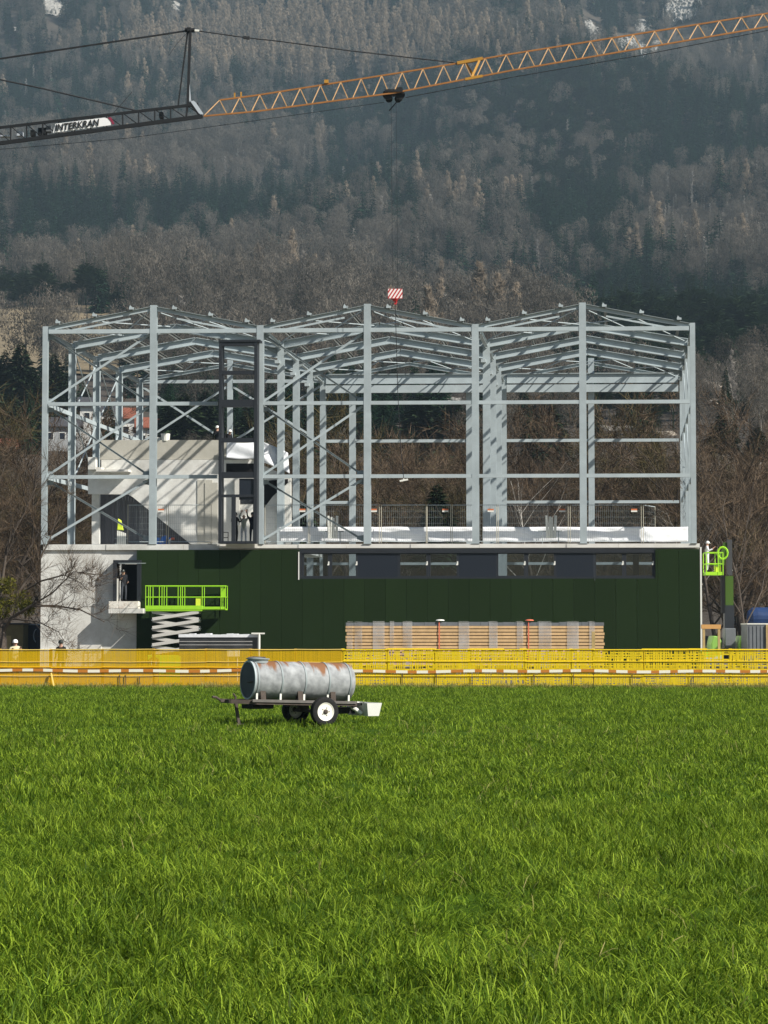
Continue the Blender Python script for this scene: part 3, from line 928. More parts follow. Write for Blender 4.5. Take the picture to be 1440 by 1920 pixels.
m = MB(); m.tube([B(u, 1, Z_DECK + .03), B(u + .02, 1, Z_DECK + .22), B(u + .12, 1, Z_DECK + .34)], .06, 8); m.build('hose', M['white_trim'], t_, world=True)
m = MB(); m.tube([B(u + .12, 1, Z_DECK + .34), B(u + .30, 1, Z_DECK + .36)], .07, 8); m.build('hose_end', M['strap'], t_, world=True)
u, _ = bp(228, 1000, 2.0)
t_ = thing('slatted_pallet', 'white slatted pallet standing under the stair with a yellow vest on it', 'pallet', B(u, 2, Z_DECK))
for k in range(5):
    m = MB(); bbox(m, u - .26 + k * .105, u - .26 + k * .105 + .085, 2, 2.03, Z_DECK + .05, Z_DECK + .88 - .04 * k); m.build('slat', M['white_trim'], t_, world=True)
for z in (.1, .4):
    m = MB(); bbox(m, u - .4, u + .36, 2.04, 2.07, Z_DECK + z, Z_DECK + z + .05); m.build('crossbar', M['steel_dark'], t_, world=True)
v_ = cloth('safety_vest', [B(u - .26, 1.97, Z_DECK + .85), B(u + .12, 1.97, Z_DECK + .86), B(u - .02, 1.99, Z_DECK + 1.42), B(u - .2, 1.99, Z_DECK + 1.5)], 8, 8, .03, M['hivis'], 'yellow safety vest hanging on the white slatted pallet', 'vest', 2)
u, _ = bp(421, 1000, .3)
t_ = thing('stool', 'small wire rack on the deck inside the tall black frame', 'rack', B(u, .3, Z_DECK))
m = MB()
for a_, b_ in ((-.2, -.2), (.2, -.2)): m.tube([B(u + a_, .3, Z_DECK), B(u + a_, .3, Z_DECK + .7)], .025, 6)
for z in (.1, .38, .68): m.tube([B(u - .2, .3, Z_DECK + z), B(u + .2, .3, Z_DECK + z)], .022, 6)
m.build('rack_frame', M['rubber'], t_, world=True)
for (px, py, w, h, lab) in ((307, 818, .35, .5, 'white bucket standing on the stair parapet'),):
    u, z = bp(px, py, vs + .3)
    t_ = thing('bucket', lab, 'bucket', B(u, vs + .3, bz(825, vs + .12)))
    m = MB(); m.lathe([(.24, 0), (.28, .42), (.27, .43)], 14, c=tuple(B(u + .1, vs + .3, bz(825, vs + .12)))); m.build('bucket_body', M['white_trim'], t_, world=True)
    m = MB(); bbox(m, u - .5, u - .2, vs + .2, vs + .5, bz(825, vs + .12), bz(825, vs + .12) + .22); m.build('block', M['white_trim'], t_, world=True)

# ================================================================== scissor lift
Yl = 125.55
base = at(330, 1255, Yl); base.z = 0
lift = thing('scissor_lift', 'lime green scissor lift raised beside the doorway', 'scissor lift', base)
def lp(px, py, dy=0.0): return at(px, py, Yl + dy)
xa, xb, xm = lp(275, 1140).x, lp(425, 1140).x, lp(381, 1140).x
zf0, zft = lp(300, 1146).z, lp(300, 1099).z
W2 = .75
m = MB(); m.box(xa, xm, Yl - W2, Yl + W2, zf0, zf0 + .10); m.box(xm, xb, Yl - W2 + .05, Yl + W2 - .05, zf0 + .06, zf0 + .14)
m.build('platform', M['lime'], lift, world=True)
m = MB(); m.box(xa, xm, Yl - W2 - .02, Yl - W2, zf0 + .08, zf0 + .30); m.box(xa, xm, Yl + W2, Yl + W2 + .02, zf0 + .08, zf0 + .30)
m.build('toe_board', M['lime'], lift, world=True)
m = MB(); m.box(xm - .03, xb, Yl - W2 + .0, Yl - W2 + .02, zf0 + .10, zf0 + .24); m.build('toe_board', M['lime'], lift, world=True)
for y in (Yl - W2, Yl + W2):
    for z, r in ((zft, .026), ((zft + zf0) / 2 + .08, .022)):
        m = MB(); m.tube([(xa, y, z), (xb, y, z)], r, 6); m.build('guard_rail', M['lime'], lift, world=True)
for x in (xa, xb):
    for z in (zft, (zft + zf0) / 2 + .08):
        m = MB(); m.tube([(x, Yl - W2, z), (x, Yl + W2, z)], .024, 6); m.build('guard_rail', M['lime'], lift, world=True)
for y in (Yl - W2, Yl + W2):
    for px in (275.6, 284, 301, 310, 336, 344, 381, 416, 424.4):
        x = lp(px, 1140).x
        m = MB(); m.tube([(x, y, zf0 + .1), (x, y, zft)], .022, 6); m.build('stanchion', M['lime'], lift, world=True)
m = MB(); m.box(lp(369, 1140).x, lp(381, 1140).x, Yl - W2 + .03, Yl - W2 + .25, zf0 + .3, zf0 + .72); m.build('control_box', M['hivis'], lift, world=True)
m = MB(); m.box(xb - .28, xb - .06, Yl - .2, Yl + .2, zf0 + .75, zf0 + 1.25); m.build('control_panel', M['lime'], lift, world=True)
sx0, sx1 = lp(288, 1180).x, lp(374, 1180).x
lev = 5
zz0, zz1 = .78, zf0 - .03
st = (zz1 - zz0) / lev
for y in (Yl - W2 + .1, Yl + W2 - .1):
    for k in range(lev):
        a_, b_ = zz0 + k * st, zz0 + (k + 1) * st
        m = MB(); m.bar((sx0, y - .05, a_ + .06), (sx1, y - .05, b_ - .02), .07, .17); m.build('scissor_arm', M['white_paint'], lift, world=True)
        m = MB(); m.bar((sx0, y + .05, b_ - .02), (sx1, y + .05, a_ + .06), .07, .17); m.build('scissor_arm', M['white_paint'], lift, world=True)
for k in range(lev + 1):
    for x in (sx0, sx1):
        m = MB(); m.tube([(x, Yl - W2 + .03, zz0 + k * st), (x, Yl + W2 - .03, zz0 + k * st)], .05, 8); m.build('pivot_tube', M['steel_dark'], lift, world=True)
m = MB(); m.box(sx0 - .25, sx1 + .3, Yl - W2, Yl + W2, .30, .74); m.build('chassis', M['lime'], lift, world=True, bevel=.03)
for x in (sx0 + .1, sx1 - .05):
    for y in (Yl - W2 - .04, Yl + W2 + .04):
        m = MB(); m.lathe([(.30, -.11), (.33, -.08), (.33, .08), (.30, .11)], 18, 'y', (x, y, .33)); wh = m.build('wheel', M['rubber'], lift, world=True)
        m = MB(); m.lathe([(.17, -.13), (.15, .0)], 14, 'y', (x, y, .33)); m.build('rim', M['white_paint'], wh, world=True)

# ================================================================== boom lift at the right end
Yb = 129.5
M['boom_grey'] = mat('dark_boom_grey', (.055, .055, .06), .55)
base = at(1365, 1250, Yb); base.z = 0
boom = thing('boom_lift', 'lime green boom lift with raised basket at the right corner of the hall', 'boom lift', base)
q = lambda px, py, dy=0: at(px, py, Yb + dy)
m = MB(); m.box(q(1345, 1200).x, q(1388, 1200).x, Yb - .9, Yb + .9, .45, 1.05); m.build('chassis', M['anthracite'], boom, world=True, bevel=.05)
for px in (1338, 1390):
    m = MB(); c0, c1 = q(px - 9, 1200), q(px + 10, 1200)
    m.prism([(c0.x, Yb - 1, .6), (c1.x, Yb - 1, .6), (c1.x, Yb - 1, 1.5), (c1.x - .1, Yb - 1, 1.75), (c0.x + .12, Yb - 1, 1.8), (c0.x, Yb - 1, 1.35)], (0, 1.9, 0)); m.build('engine_cover', mat('apple_green_cover', (.22, .42, .08), .5) if 'apple' not in M else M['apple'], boom, world=True, bevel=.06)
    for y in (Yb - 1.05, Yb + 1.05):
        m = MB(); m.lathe([(.36, -.16), (.42, -.12), (.42, .12), (.36, .16)], 18, 'y', (q(px, 1200).x, y, .42)); wh = m.build('wheel', M['rubber'], boom, world=True)
        m = MB(); m.lathe([(.2, -.18), (.18, 0)], 14, 'y', (q(px, 1200).x, y, .42)); m.build('rim', M['lime'], wh, world=True)
m = MB(); m.box(q(1357, 1200).x, q(1377, 1200).x, Yb - .5, Yb + .5, 1.06, q(1365, 1178).z); m.build('turret', M['panel_face'], boom, world=True, bevel=.04)
bz_ = lambda y: q(1365, y).z
m = MB(); m.box(q(1357, 1100).x, q(1375, 1100).x, Yb - .25, Yb + .25, bz_(1182), bz_(1135)); m.build('lower_boom', M['anthracite'], boom, world=True)
m = MB(); m.box(q(1359, 1100).x, q(1374, 1100).x, Yb - .2, Yb + .2, bz_(1140), bz_(1080)); m.build('middle_boom', M['olive'], boom, world=True)
m = MB(); m.box(q(1352, 1100).x, q(1357.5, 1100).x, Yb - .3, Yb + .3, bz_(1150), bz_(1060)); m.build('boom_link', M['black'], boom, world=True)
m = MB(); m.box(q(1363, 1050).x, q(1372, 1050).x, Yb - .2, Yb + .2, bz_(1079), bz_(1012)); m.build('upper_boom', M['boom_grey'], boom, world=True)
m = MB(); m.bar(q(1351, 1065), q(1362, 1018), .25, .35); m.build('jib_arm', M['olive'], boom, world=True)
m = MB(); m.bar(q(1366, 1079), q(1372, 1068), .1, .12); m.build('knuckle', M['white_trim'], boom, world=True)
bx0, bx1 = q(1320, 1050, -1).x, q(1351, 1050, -1).x
bz0, bz1 = q(1330, 1079, -1).z, q(1330, 1037, -1).z
yb0, yb1 = Yb - 1.9, Yb - .7
m = MB(); m.box(bx0, bx1, yb0, yb1, bz0, bz0 + .18); bk = m.build('basket_floor', M['lime'], boom, world=True)
for z in (bz1, (bz0 + bz1) / 2):
    m = MB(); m.tube([(bx0, yb0, z), (bx1, yb0, z), (bx1, yb1, z), (bx0, yb1, z), (bx0, yb0, z)], .03, 6); m.build('basket_rail', M['lime'], boom, world=True)
for x in (bx0, (bx0 + bx1) / 2 + .2, bx1):
    for y in (yb0, yb1):
        m = MB(); m.tube([(x, y, bz0), (x, y, bz1)], .028, 6); m.build('basket_post', M['lime'], boom, world=True)
c = q(1355, 1037, -1)
m = MB(); m.tube([c + Vector((.28 * math.cos(t_ * .5236), 0, .34 * math.sin(t_ * .5236))) for t_ in range(13)], .06, 6, cap=False); m.build('basket_hoop', M['lime'], boom, world=True)
m = MB(); m.box(bx1 - .45, bx1 - .1, yb0 + .1, yb0 + .4, bz0 + .18, bz0 + .5); m.build('tool_box', M['hivis'], boom, world=True)
person('worker in white shirt standing in the boom lift basket', (q(1325, 1050, -1).x, Yb - 1.3, bz0 + .18), 1.4, HALF, 'cloth_white', 'cloth_grey', 'helmet_white', 1.76)

# orange portal frame (roll bar of a small roller), site cabin, container, tank at the sides
Yo = 122
base = at(1333, 1250, Yo); base.z = 0
rl = thing('road_roller', 'small road roller with orange roll bar at the corner of the hall', 'road roller', base)
q2 = lambda px, py: at(px, py, Yo)
for px in (1319.5, 1348):
    m = MB(); m.box(q2(px - 2.3, 1200).x, q2(px + 2.3, 1200).x, Yo - .06, Yo + .06, .8, q2(1320, 1176).z); m.build('roll_bar_post', M['wood'], rl, world=True)
m = MB(); m.box(q2(1315, 1200).x, q2(1351.5, 1200).x, Yo - .08, Yo + .08, q2(1320, 1179).z, q2(1320, 1171).z); m.build('roll_bar_top', mat('faded_orange_paint', (.55, .30, .10), .6), rl, world=True)
m = MB(); m.box(q2(1317, 1200).x, q2(1350, 1200).x, Yo - .4, Yo + 1.6, .55, 1.0); m.build('roller_body', M['lime'], rl, world=True, bevel=.06)
for dy in (-.1, 1.5):
    m = MB(); m.lathe([(.40, 0), (.42, .03), (.42, .97), (.40, 1.0)], 22, 'x', (q2(1318, 1200).x, Yo + dy, .42)); m.build('drum', M['steel_dark'], rl, world=True)
Yc = 126
base = at(1425, 1250, Yc); base.z = 0
ct = thing('site_container', 'grey steel site container at the right edge, blue tarpaulin behind it', 'container', base)
cx0, cx1 = at(1401.5, 1200, Yc).x, at(1401.5, 1200, Yc).x + 3.0
ctz = at(1420, 1171, Yc).z
m = MB(); m.box(cx0, cx1, Yc, Yc + 2.2, .12, ctz); m.build('container_body', M['panel_face'], ct, world=True)
m = MB(); m.box(cx0 - .02, cx1 + .02, Yc - .03, Yc + 2.23, ctz + .002, ctz + .07); m.build('container_lid', M['white_trim'], ct, world=True)
x = cx0 + .1
while x < cx1 - .1:
    m = MB(); m.box(x, x + .09, Yc - .03, Yc - .002, .2, ctz - .08); m.build('rib', M['panel_face'], ct, world=True); x += .21
m = MB(); m.box(at(1436, 1200, Yc).x, at(1436, 1200, Yc).x + .1, Yc - .1, Yc - .035, .1, ctz); m.build('corner_post', M['wood'], ct, world=True)
Yk = 150
base = at(1430, 1240, Yk); base.z = 0
m = MB()
a_ = at(1401, 1160, Yk)
m.lathe([(.1, 0), (.55, .05), (.75, .3), (.78, .6), (.78, 4.2), (.6, 4.5)], 20, 'x', (a_.x, Yk, at(1420, 1161, Yk).z))
m.box(a_.x + .3, a_.x + 4, Yk - .5, Yk + .5, 0, at(1420, 1161, Yk).z - .5)
tag(m.build('tarpaulin_bale', M['blue_dark'], None, world=True, smooth=False), 'dark blue tarpaulin bundle behind the grey container', 'tarpaulin')

Yh = 134
base = at(24, 1240, Yh); base.z = 0
hut = thing('site_hut', 'sandy yellow timber hut at the left edge behind the netting', 'hut', base)
hx0, hx1 = at(-40, 1200, Yh).x, at(43.5, 1200, Yh).x
hz = at(20, 1171, Yh).z
hutm = mat('sandy_board', (.20, .155, .07), .85, 0, .15, 2)
n = 7
for k in range(n):
    z0_, z1_ = .1 + (hz - .1) * k / n, .1 + (hz - .1) * (k + 1) / n - .02
    m = MB(); m.box(hx0, hx1, Yh - .04, Yh, z0_, z1_); m.build('board', hutm, hut, world=True)
m = MB(); m.box(hx0 + .02, hx1 - .02, Yh + .002, Yh + 2.4, .1, hz); m.build('hut_body', hutm, hut, world=True)
m = MB(); m.box(hx0 - .1, hx1 + .1, Yh - .15, Yh + 2.5, hz + .002, hz + .09); m.build('hut_roof', M['anthracite'], hut, world=True)
m = MB(); m.box(at(9, 1200, Yh).x, at(21, 1200, Yh).x, Yh - .07, Yh - .045, .1, at(20, 1192, Yh).z); m.build('hut_door', M['wood'], hut, world=True)
Yt = 136
base = at(60, 1240, Yt); base.z = 0
cab = thing('portable_cabin', 'dark blue portable cabin between the yellow hut and the concrete wall', 'cabin', base)
tx0, tx1 = at(44, 1200, Yt).x + .1, at(76, 1200, Yt).x
tz = at(60, 1172, Yt).z
m = MB(); m.box(tx0, tx1, Yt, Yt + 1.2, .05, tz); m.build('cabin_body', mat('dark_blue_grey_plastic', (.022, .028, .045), .5), cab, world=True, bevel=.04)
m = MB(); m.box(tx0 - .04, tx1 + .04, Yt - .05, Yt + 1.25, tz + .002, tz + .07); m.build('cabin_roof', M['steel_dark'], cab, world=True)
m = MB(); m.box(tx0 + .15, tx1 - .2, Yt - .03, Yt - .002, .15, tz - .15); m.build('cabin_door', mat('blue_grey_door', (.018, .022, .034), .5), cab, world=True)
m = MB(); cc = at(70, 1192, Yt - .1); m.tube([cc + Vector((-.22 * math.sin(t_ * .3), 0, .42 * math.cos(t_ * .3))) for t_ in range(1, 10)], .03, 6); m.build('cabin_handle', M['crane_grey'], cab, world=True)

# ================================================================== stacks of building panels
Ys = 117.5
sx = [at(648.5, 1190, Ys).x, at(1133, 1190, Ys).x]
base = Vector(((sx[0] + sx[1]) / 2, Ys, 0))
stack = thing('panel_stack', 'long stack of tan edged wall panels wrapped in film in front of the hall', 'panel stack', base)
zt0 = at(890, 1166, Ys).z; ztp = at(890, 1173.5, Ys).z
pitch = at(890, 1180, Ys).z - at(890, 1186.3, Ys).z
for x in np.linspace(sx[0] + .6, sx[1] - .6, 8):
    m = MB(); m.box(x - .1, x + .1, Ys - .05, Ys + 1.1, 0, .16); m.build('bearer', M['wood'], stack, world=True)
z = ztp
k = 0
r_ = random.Random(4)
while z - pitch > .16:
    a_, b_ = sx[0] + r_.uniform(-.03, .05), sx[1] + r_.uniform(-.05, .03)
    m = MB(); m.box(a_, b_, Ys + r_.uniform(-.02, .02), Ys + 1.1, z - pitch + .045, z); m.build('wall_panel', M['sandwich'], stack, world=True)
    m = MB(); m.box(a_ + .05, b_ - .05, Ys + .05, Ys + 1.05, z - pitch + .003, z - pitch + .042); m.build('panel_gap_strip', M['rust'], stack, world=True)
    z -= pitch
m = MB()
xs_ = np.linspace(sx[0], sx[1], 24)
for i in range(23): m.box(xs_[i], xs_[i + 1] - .01, Ys - .01, Ys + 1.08, ztp + .004, zt0 - r_.uniform(0, .04))
m.build('top_cover', M['panel_face'], stack, world=True)
for px, w_ in ((710, 11), (764, 9), (672, 7), (925, 8), (1022, 12), (1074, 11), (870, 10), (975, 6), (656, 5), (735, 4), (1110, 5)):
    a_, b_ = at(px - w_, 1190, Ys).x, at(px + w_, 1190, Ys).x
    m = MB(); m.box(a_, b_, Ys - .045, Ys - .03, .2, zt0 - .02); m.box(a_, b_, Ys - .045, Ys + 1.14, zt0 + .002, zt0 + .035)
    o = m.build('film_band', M['film'], stack, world=True)
film = bpy.data.materials.new('clear_film'); film.use_nodes = True
nt = film.node_tree
t1 = nt.nodes.new('ShaderNodeBsdfTransparent'); t1.inputs[0].default_value = (.95, .95, .95, 1)
nt.nodes['Principled BSDF'].inputs['Base Color'].default_value = (.66, .65, .63, 1); nt.nodes['Principled BSDF'].inputs['Roughness'].default_value = .25
ms = nt.nodes.new('ShaderNodeMixShader')
gg = nt.nodes.new('ShaderNodeNewGeometry'); nn = nt.nodes.new('ShaderNodeTexNoise'); nn.inputs['Scale'].default_value = .9
mr = nt.nodes.new('ShaderNodeMapRange'); mr.inputs['From Min'].default_value = .35; mr.inputs['From Max'].default_value = .75; mr.inputs['To Min'].default_value = .05; mr.inputs['To Max'].default_value = .36
nt.links.new(gg.outputs['Position'], nn.inputs['Vector']); nt.links.new(nn.outputs[0], mr.inputs['Value']); nt.links.new(mr.outputs[0], ms.inputs[0])
nt.links.new(t1.outputs[0], ms.inputs[1]); nt.links.new(nt.nodes['Principled BSDF'].outputs[0], ms.inputs[2]); nt.links.new(ms.outputs[0], nt.nodes['Material Output'].inputs['Surface'])
M['clear_film'] = film
for o in [c for c in stack.children if c.name.startswith('film_band')]: o.data.materials[0] = film
for px, cap in ((823.5, 'white_trim'), (991, 'strap')):
    a_ = at(px, 1190, Ys).x
    m = MB(); m.box(a_ - .028, a_ + .028, Ys - .062, Ys - .05, .2, zt0); m.box(a_ - .028, a_ + .028, Ys - .062, Ys + 1.15, zt0 + .04, zt0 + .05); m.build('strap', M['strap'], stack, world=True)
    m = MB(); m.lathe([(.24, 0), (.2, .05), (.08, .07)], 12, c=(a_ + .05, Ys + .1, zt0 + .06)); m.build('edge_guard', M[cap], stack, world=True)
Y2 = 119.5
s2 = [at(336, 1200, Y2).x, at(484, 1200, Y2).x]
base = Vector(((s2[0] + s2[1]) / 2, Y2, 0))
st2 = thing('wrapped_stack', 'black film wrapped stack with white cover beside the scissor lift', 'wrapped stack', base)
z1_ = at(400, 1195, Y2).z; z2_ = at(400, 1189, Y2).z
m = MB(); m.box(s2[0], s2[1], Y2, Y2 + 1.2, .15, z1_); m.build('stack_body', mat('black_film', (.030, .032, .034), .28, 0, .5, 1.4, spec=.6), st2, world=True)
m = MB(); 
xs_ = np.linspace(s2[0] - .03, s2[1] + .03, 16)
for i in range(15): m.box(xs_[i], xs_[i + 1], Y2 - .05, Y2 + 1.25, z1_ + .003, z2_ + r_.uniform(-.03, .05))
m.build('white_cover', M['tarp'], st2, world=True)
for py in (1203, 1209.5):
    z = at(400, py, Y2).z
    m = MB(); m.box(s2[0] + .02, s2[1] - .3, Y2 - .012, Y2 - .003, z, z + .02); m.build('fold_line', M['film'], st2, world=True)
for x in np.linspace(s2[0] + .3, s2[1] - .3, 4):
    m = MB(); m.box(x - .08, x + .08, Y2, Y2 + 1.2, 0, .148); m.build('bearer', M['wood'], st2, world=True)
a_ = at(486, 1200, Y2)
m = MB(); m.tube([(a_.x, Y2 - .15, 0), (a_.x, Y2 - .15, at(486, 1188, Y2).z)], .065, 8); m.box(a_.x - .4, a_.x + .3, Y2 - .2, Y2 - .1, at(486, 1189, Y2).z, at(486, 1187, Y2).z + .02)
m.build('pipe_post', M['white_trim'], st2, world=True)
# ================================================================== tower crane
Yj = 124.6
cp = lambda px, py, dy=0.0: at(px, py, Yj + dy)
base = at(-330, 1250, Yj); base.z = 0
crane = thing('tower_crane', 'tower crane with orange lattice jib and dark inner section spanning above the hall', 'crane', base)
def cbuild(name, mb, m_, parent=crane): return mb.build(name, m_, parent, world=True)
bot = [(-340, 313), (-40, 274), (380, 218), (480, 209), (740, 174), (960, 132), (1440, 50), (1560, 30)]
top = [(-340, 283), (-40, 244), (130, 224), (376, 195), (410, 188), (480, 179), (740, 138), (850, 120), (960, 101), (1440, 25), (1560, 6)]
ip = lambda tab, x: float(np.interp(x, [t_[0] for t_ in tab], [t_[1] for t_ in tab]))
HW = .52
def bc(x, s): return cp(x, ip(bot, x), s * HW)
def tcd(x, s=0.0): return cp(x, ip(top, x), s * HW)
# dark inner section: box lattice
xs = np.arange(-340, 381, 30.0)
dk = MB()
for s in (-1, 1):
    dk.bar(bc(-340, s), bc(-40, s), .16, .2); dk.bar(bc(-40, s), bc(380, s), .16, .2)
    dk.bar(tcd(-340, s * .8), tcd(-40, s * .8), .12, .14); dk.bar(tcd(-40, s * .8), tcd(130, s * .8), .12, .14); dk.bar(tcd(130, s * .8), tcd(372, s * .8), .12, .14)
inner = cbuild('inner_jib', dk, M['crane_dark'])
for i in range(len(xs) - 1):
    for s in (-1, 1):
        m = MB(); m.bar(bc(xs[i], s), tcd(xs[i], s * .8), .075, .075, (0, 1, 0)); cbuild('jib_post', m, M['crane_dark'], inner)
        m = MB(); m.bar(tcd(xs[i], s * .8), bc(xs[i + 1], s), .045, .045, (0, 1, 0)); cbuild('jib_brace', m, M['crane_dark'], inner)
    m = MB(); m.bar(bc(xs[i], -1), bc(xs[i + 1], 1), .045, .045); cbuild('jib_brace', m, M['crane_dark'], inner)
# orange outer section: triangular lattice
og = MB()
bx_ = [382, 480, 740, 960, 1440, 1560]
for a_, b_ in zip(bx_[:-1], bx_[1:]):
    for s in (-1, 1): og.bar(bc(a_, s), bc(b_, s), .085, .085)
tx_ = [412, 480, 740, 850, 960, 1440, 1560]
for a_, b_ in zip(tx_[:-1], tx_[1:]): og.bar(tcd(a_), tcd(b_), .085, .085)
outer = cbuild('outer_jib', og, M['orange'])
x = 412.0
k = 0
while x < 1545:
    pitch = 37.5 + (x - 412) * .0035
    for s in (-1, 1):
        for x2 in (x - pitch * .42 if k else x - 30, x + pitch * .36):
            m = MB(); m.bar(tcd(x), bc(x2, s), .05, .05, (0, 1, 0)); cbuild('jib_brace', m, M['orange_brace'], outer)
    m = MB(); m.bar(bc(x - pitch * .42, -1), bc(x + pitch * .36, 1), .045, .045); cbuild('jib_brace', m, M['orange'], outer)
    m = MB(); m.bar(bc(x + pitch * .36, -1), bc(x + pitch * .36, 1), .05, .05); cbuild('jib_brace', m, M['orange'], outer)
    x += pitch; k += 1
m = MB(); m.bar(tcd(857, 0), tcd(905, 0) + Vector((0, 0, .02)), .2, .17); cbuild('pendant_lug', m, M['ochre'], outer)
m = MB(); m.bar(bc(872, -1), bc(905, -1), .14, .14); m.bar(tcd(900), bc(884, -1), .12, .12, (0, 1, 0)); m.bar(tcd(872), bc(890, 1), .1, .1, (0, 1, 0)); cbuild('joint_plate', m, M['ochre'], outer)
c = tcd(612); m = MB(); m.box(c.x - .12, c.x + .12, c.y - .12, c.y + .12, c.z + .05, c.z + .24); cbuild('beacon', m, M['ochre'], outer)
for px in (440, 452): c = tcd(px); m = MB(); m.box(c.x - .04, c.x + .04, c.y - .04, c.y + .04, c.z, c.z + .3); cbuild('stub', m, M['ochre'], outer)
# head frame and plate
hd = MB()
ap = cp(355, 57)
for s in (-1, 1):
    hd.bar(ap + Vector((.05, s * .1, 0)), cp(352, 196, s * .4), .12, .14, (1, 0, 0)); hd.bar(ap + Vector((-.08, s * .1, 0)), cp(334, 198, s * .35), .07, .07, (1, 0, 0))
hd.bar(cp(352, 196), cp(349, 222), .1, .1, (1, 0, 0)); hd.bar(cp(356, 192), cp(376, 216), .14, .2)
hd.tube([ap + Vector((-.25, 0, .02)), ap + Vector((.3, 0, 0))], .13, 8); hd.bar(ap + Vector((0, -.3, 0)), ap + Vector((0, .3, 0)), .2, .2)
cbuild('head_frame', hd, M['crane_dark'])
m = MB(); m.bar(cp(353.5, 158, -.3), cp(356, 190, -.3), .1, .12, (1, 0, 0)); cbuild('hydraulic_ram', m, M['crane_grey'])
m = MB(); m.prism([cp(357, 190, -.5), cp(363, 188.5, -.5), cp(368, 193, -.5), cp(381, 213, -.5), cp(379, 216, -.5), cp(374, 214, -.5)], (0, .12, 0)); cbuild('head_plate', m, M['crane_grey'])
m = MB(); m.bar(ap + Vector((.3, 0, 0)), ap + Vector((.55, 0, -.02)), .09, .11); cbuild('pendant_shackle', m, M['white_trim'])
def line(name, pts, r, m_=None):
    m = MB(); m.tube(pts, r, 5); return cbuild(name, m, m_ or M['rope'])
pr = line('pendant_rope', [ap + Vector((-.2, 0, -.03)), cp(-60, 119), cp(-340, 162)], .055)
line('pendant_rope', [ap + Vector((.3, 0, 0)), cp(460, 70.5), cp(520, 77), cp(655, 95), cp(852, 117.5)], .035)
m = MB(); m.bar(cp(456, 70), cp(468, 71.5), .16, .14); cbuild('rope_socket', m, M['rope'])
line('guy_rope', [cp(-340, 60), cp(-40, 141), cp(80, 166), cp(258, 208)], .045)
line('guy_rope', [cp(212, 213), cp(248, 172)], .018)
line('guy_rope', [ap + Vector((-.1, 0, -.1)), cp(330, 84), cp(316, 105)], .012)
line('trolley_rope', [cp(-60, 284, .1), cp(40, 277, .1), cp(240, 259, .1), cp(480, 226, .1), cp(720, 192, .1)], .016)
line('trolley_rope', [cp(760, 183, .1), cp(960, 145, .1), cp(1200, 104, .1), cp(1440, 57, .1), cp(1560, 36, .1)], .022)
# trolley, hoist rope, hook block, chain with load
m = MB()
c = cp(738, 176)
m.box(c.x - .5, c.x + .5, c.y - .6, c.y + .6, c.z - .02, c.z + .12)
for dx in (-.36, .36):
    m.lathe([(.26, -.06), (.26, .06)], 14, 'y', (c.x + dx, c.y - .3, c.z - .12)); m.lathe([(.2, -.06), (.2, .06)], 12, 'y', (c.x + dx * .7, c.y + .3, c.z - .22))
m.box(c.x - .42, c.x - .1, c.y - .3, c.y + .3, c.z - .3, c.z - .05); m.box(c.x + .12, c.x + .48, c.y - .3, c.y + .3, c.z - .32, c.z + .3)
m.bar((c.x + .3, c.y, c.z - .3), (c.x - .25, c.y, c.z - .95), .05, .05)
tr = cbuild('trolley', m, M['crane_dark'])
hk = cp(741, 551)
for s in (-1, 1): line('hoist_rope', [(c.x + s * .14, Yj, c.z - .3), (hk.x + s * .14, Yj, hk.z + .25)], .010)
m = MB()
w_ = .40; hh = .27
m.box(hk.x - w_, hk.x + w_, Yj - .11, Yj + .11, hk.z - hh, hk.z + hh)
blk = cbuild('hook_block', m, M['red'])
for i in range(-2, 4):
    xo = hk.x - .36 + i * .2
    pts = [(xo, hk.z - hh + .01), (xo + .11, hk.z - hh + .01), (xo + .11 + .34, hk.z + hh - .01), (xo + .34, hk.z + hh - .01)]
    def clip(ps, lo, hi):
        out = []
        for side, lim in ((1, lo), (-1, hi)):
            src = ps if side == 1 else out; out = []
            for j in range(len(src)):
                a_, b_ = src[j], src[(j + 1) % len(src)]
                ia, ib = side * a_[0] >= side * lim, side * b_[0] >= side * lim
                if ia: out.append(a_)
                if ia != ib:
                    t_ = (lim - a_[0]) / (b_[0] - a_[0]); out.append((lim, a_[1] + (b_[1] - a_[1]) * t_))
            if not out: return out
        return out
    ps = clip(pts, hk.x - w_ + .01, hk.x + w_ - .01)
    if len(ps) > 2:
        m = MB(); m.prism([(x_, Yj - .118, z_) for x_, z_ in ps], (0, .006, 0)); cbuild('stripe', m, M['pink_white'], blk)
m = MB(); m.tube([(hk.x, Yj, hk.z - hh), (hk.x, Yj, hk.z - hh - .16)], [.2, .1], 10); m.tube([(hk.x, Yj, hk.z - hh - .16), (hk.x + .07, Yj, hk.z - .48), (hk.x + .02, Yj, hk.z - .58), (hk.x - .06, Yj, hk.z - .52)], .05, 7); cbuild('hook', m, M['red'], blk)
e = cp(757, 897)
line('load_chain', [(hk.x, Yj, hk.z - .5), cp(743.5, 655), cp(746, 740), cp(752, 850), e], .020)
# mast beyond the left edge
mx = base.x
ms_ = MB()
zt = cp(-330, 300).z
for a_ in (-.6, .6):
    for b_ in (-.6, .6): ms_.bar((mx + a_, Yj + b_, 0), (mx + a_, Yj + b_, zt), .14, .14, (0, 1, 0))
z = 0.0; k = 0
while z < zt - 1.2:
    for b_ in (-.6, .6):
        s = 1 if k % 2 else -1
        ms_.bar((mx - .6 * s, Yj + b_, z), (mx + .6 * s, Yj + b_, z + 1.2), .06, .06, (0, 1, 0)); ms_.bar((mx + b_, Yj - .6 * s, z), (mx + b_, Yj + .6 * s, z + 1.2), .06, .06, (1, 0, 0))
    z += 1.2; k += 1
cbuild('mast', ms_, M['crane_dark'])
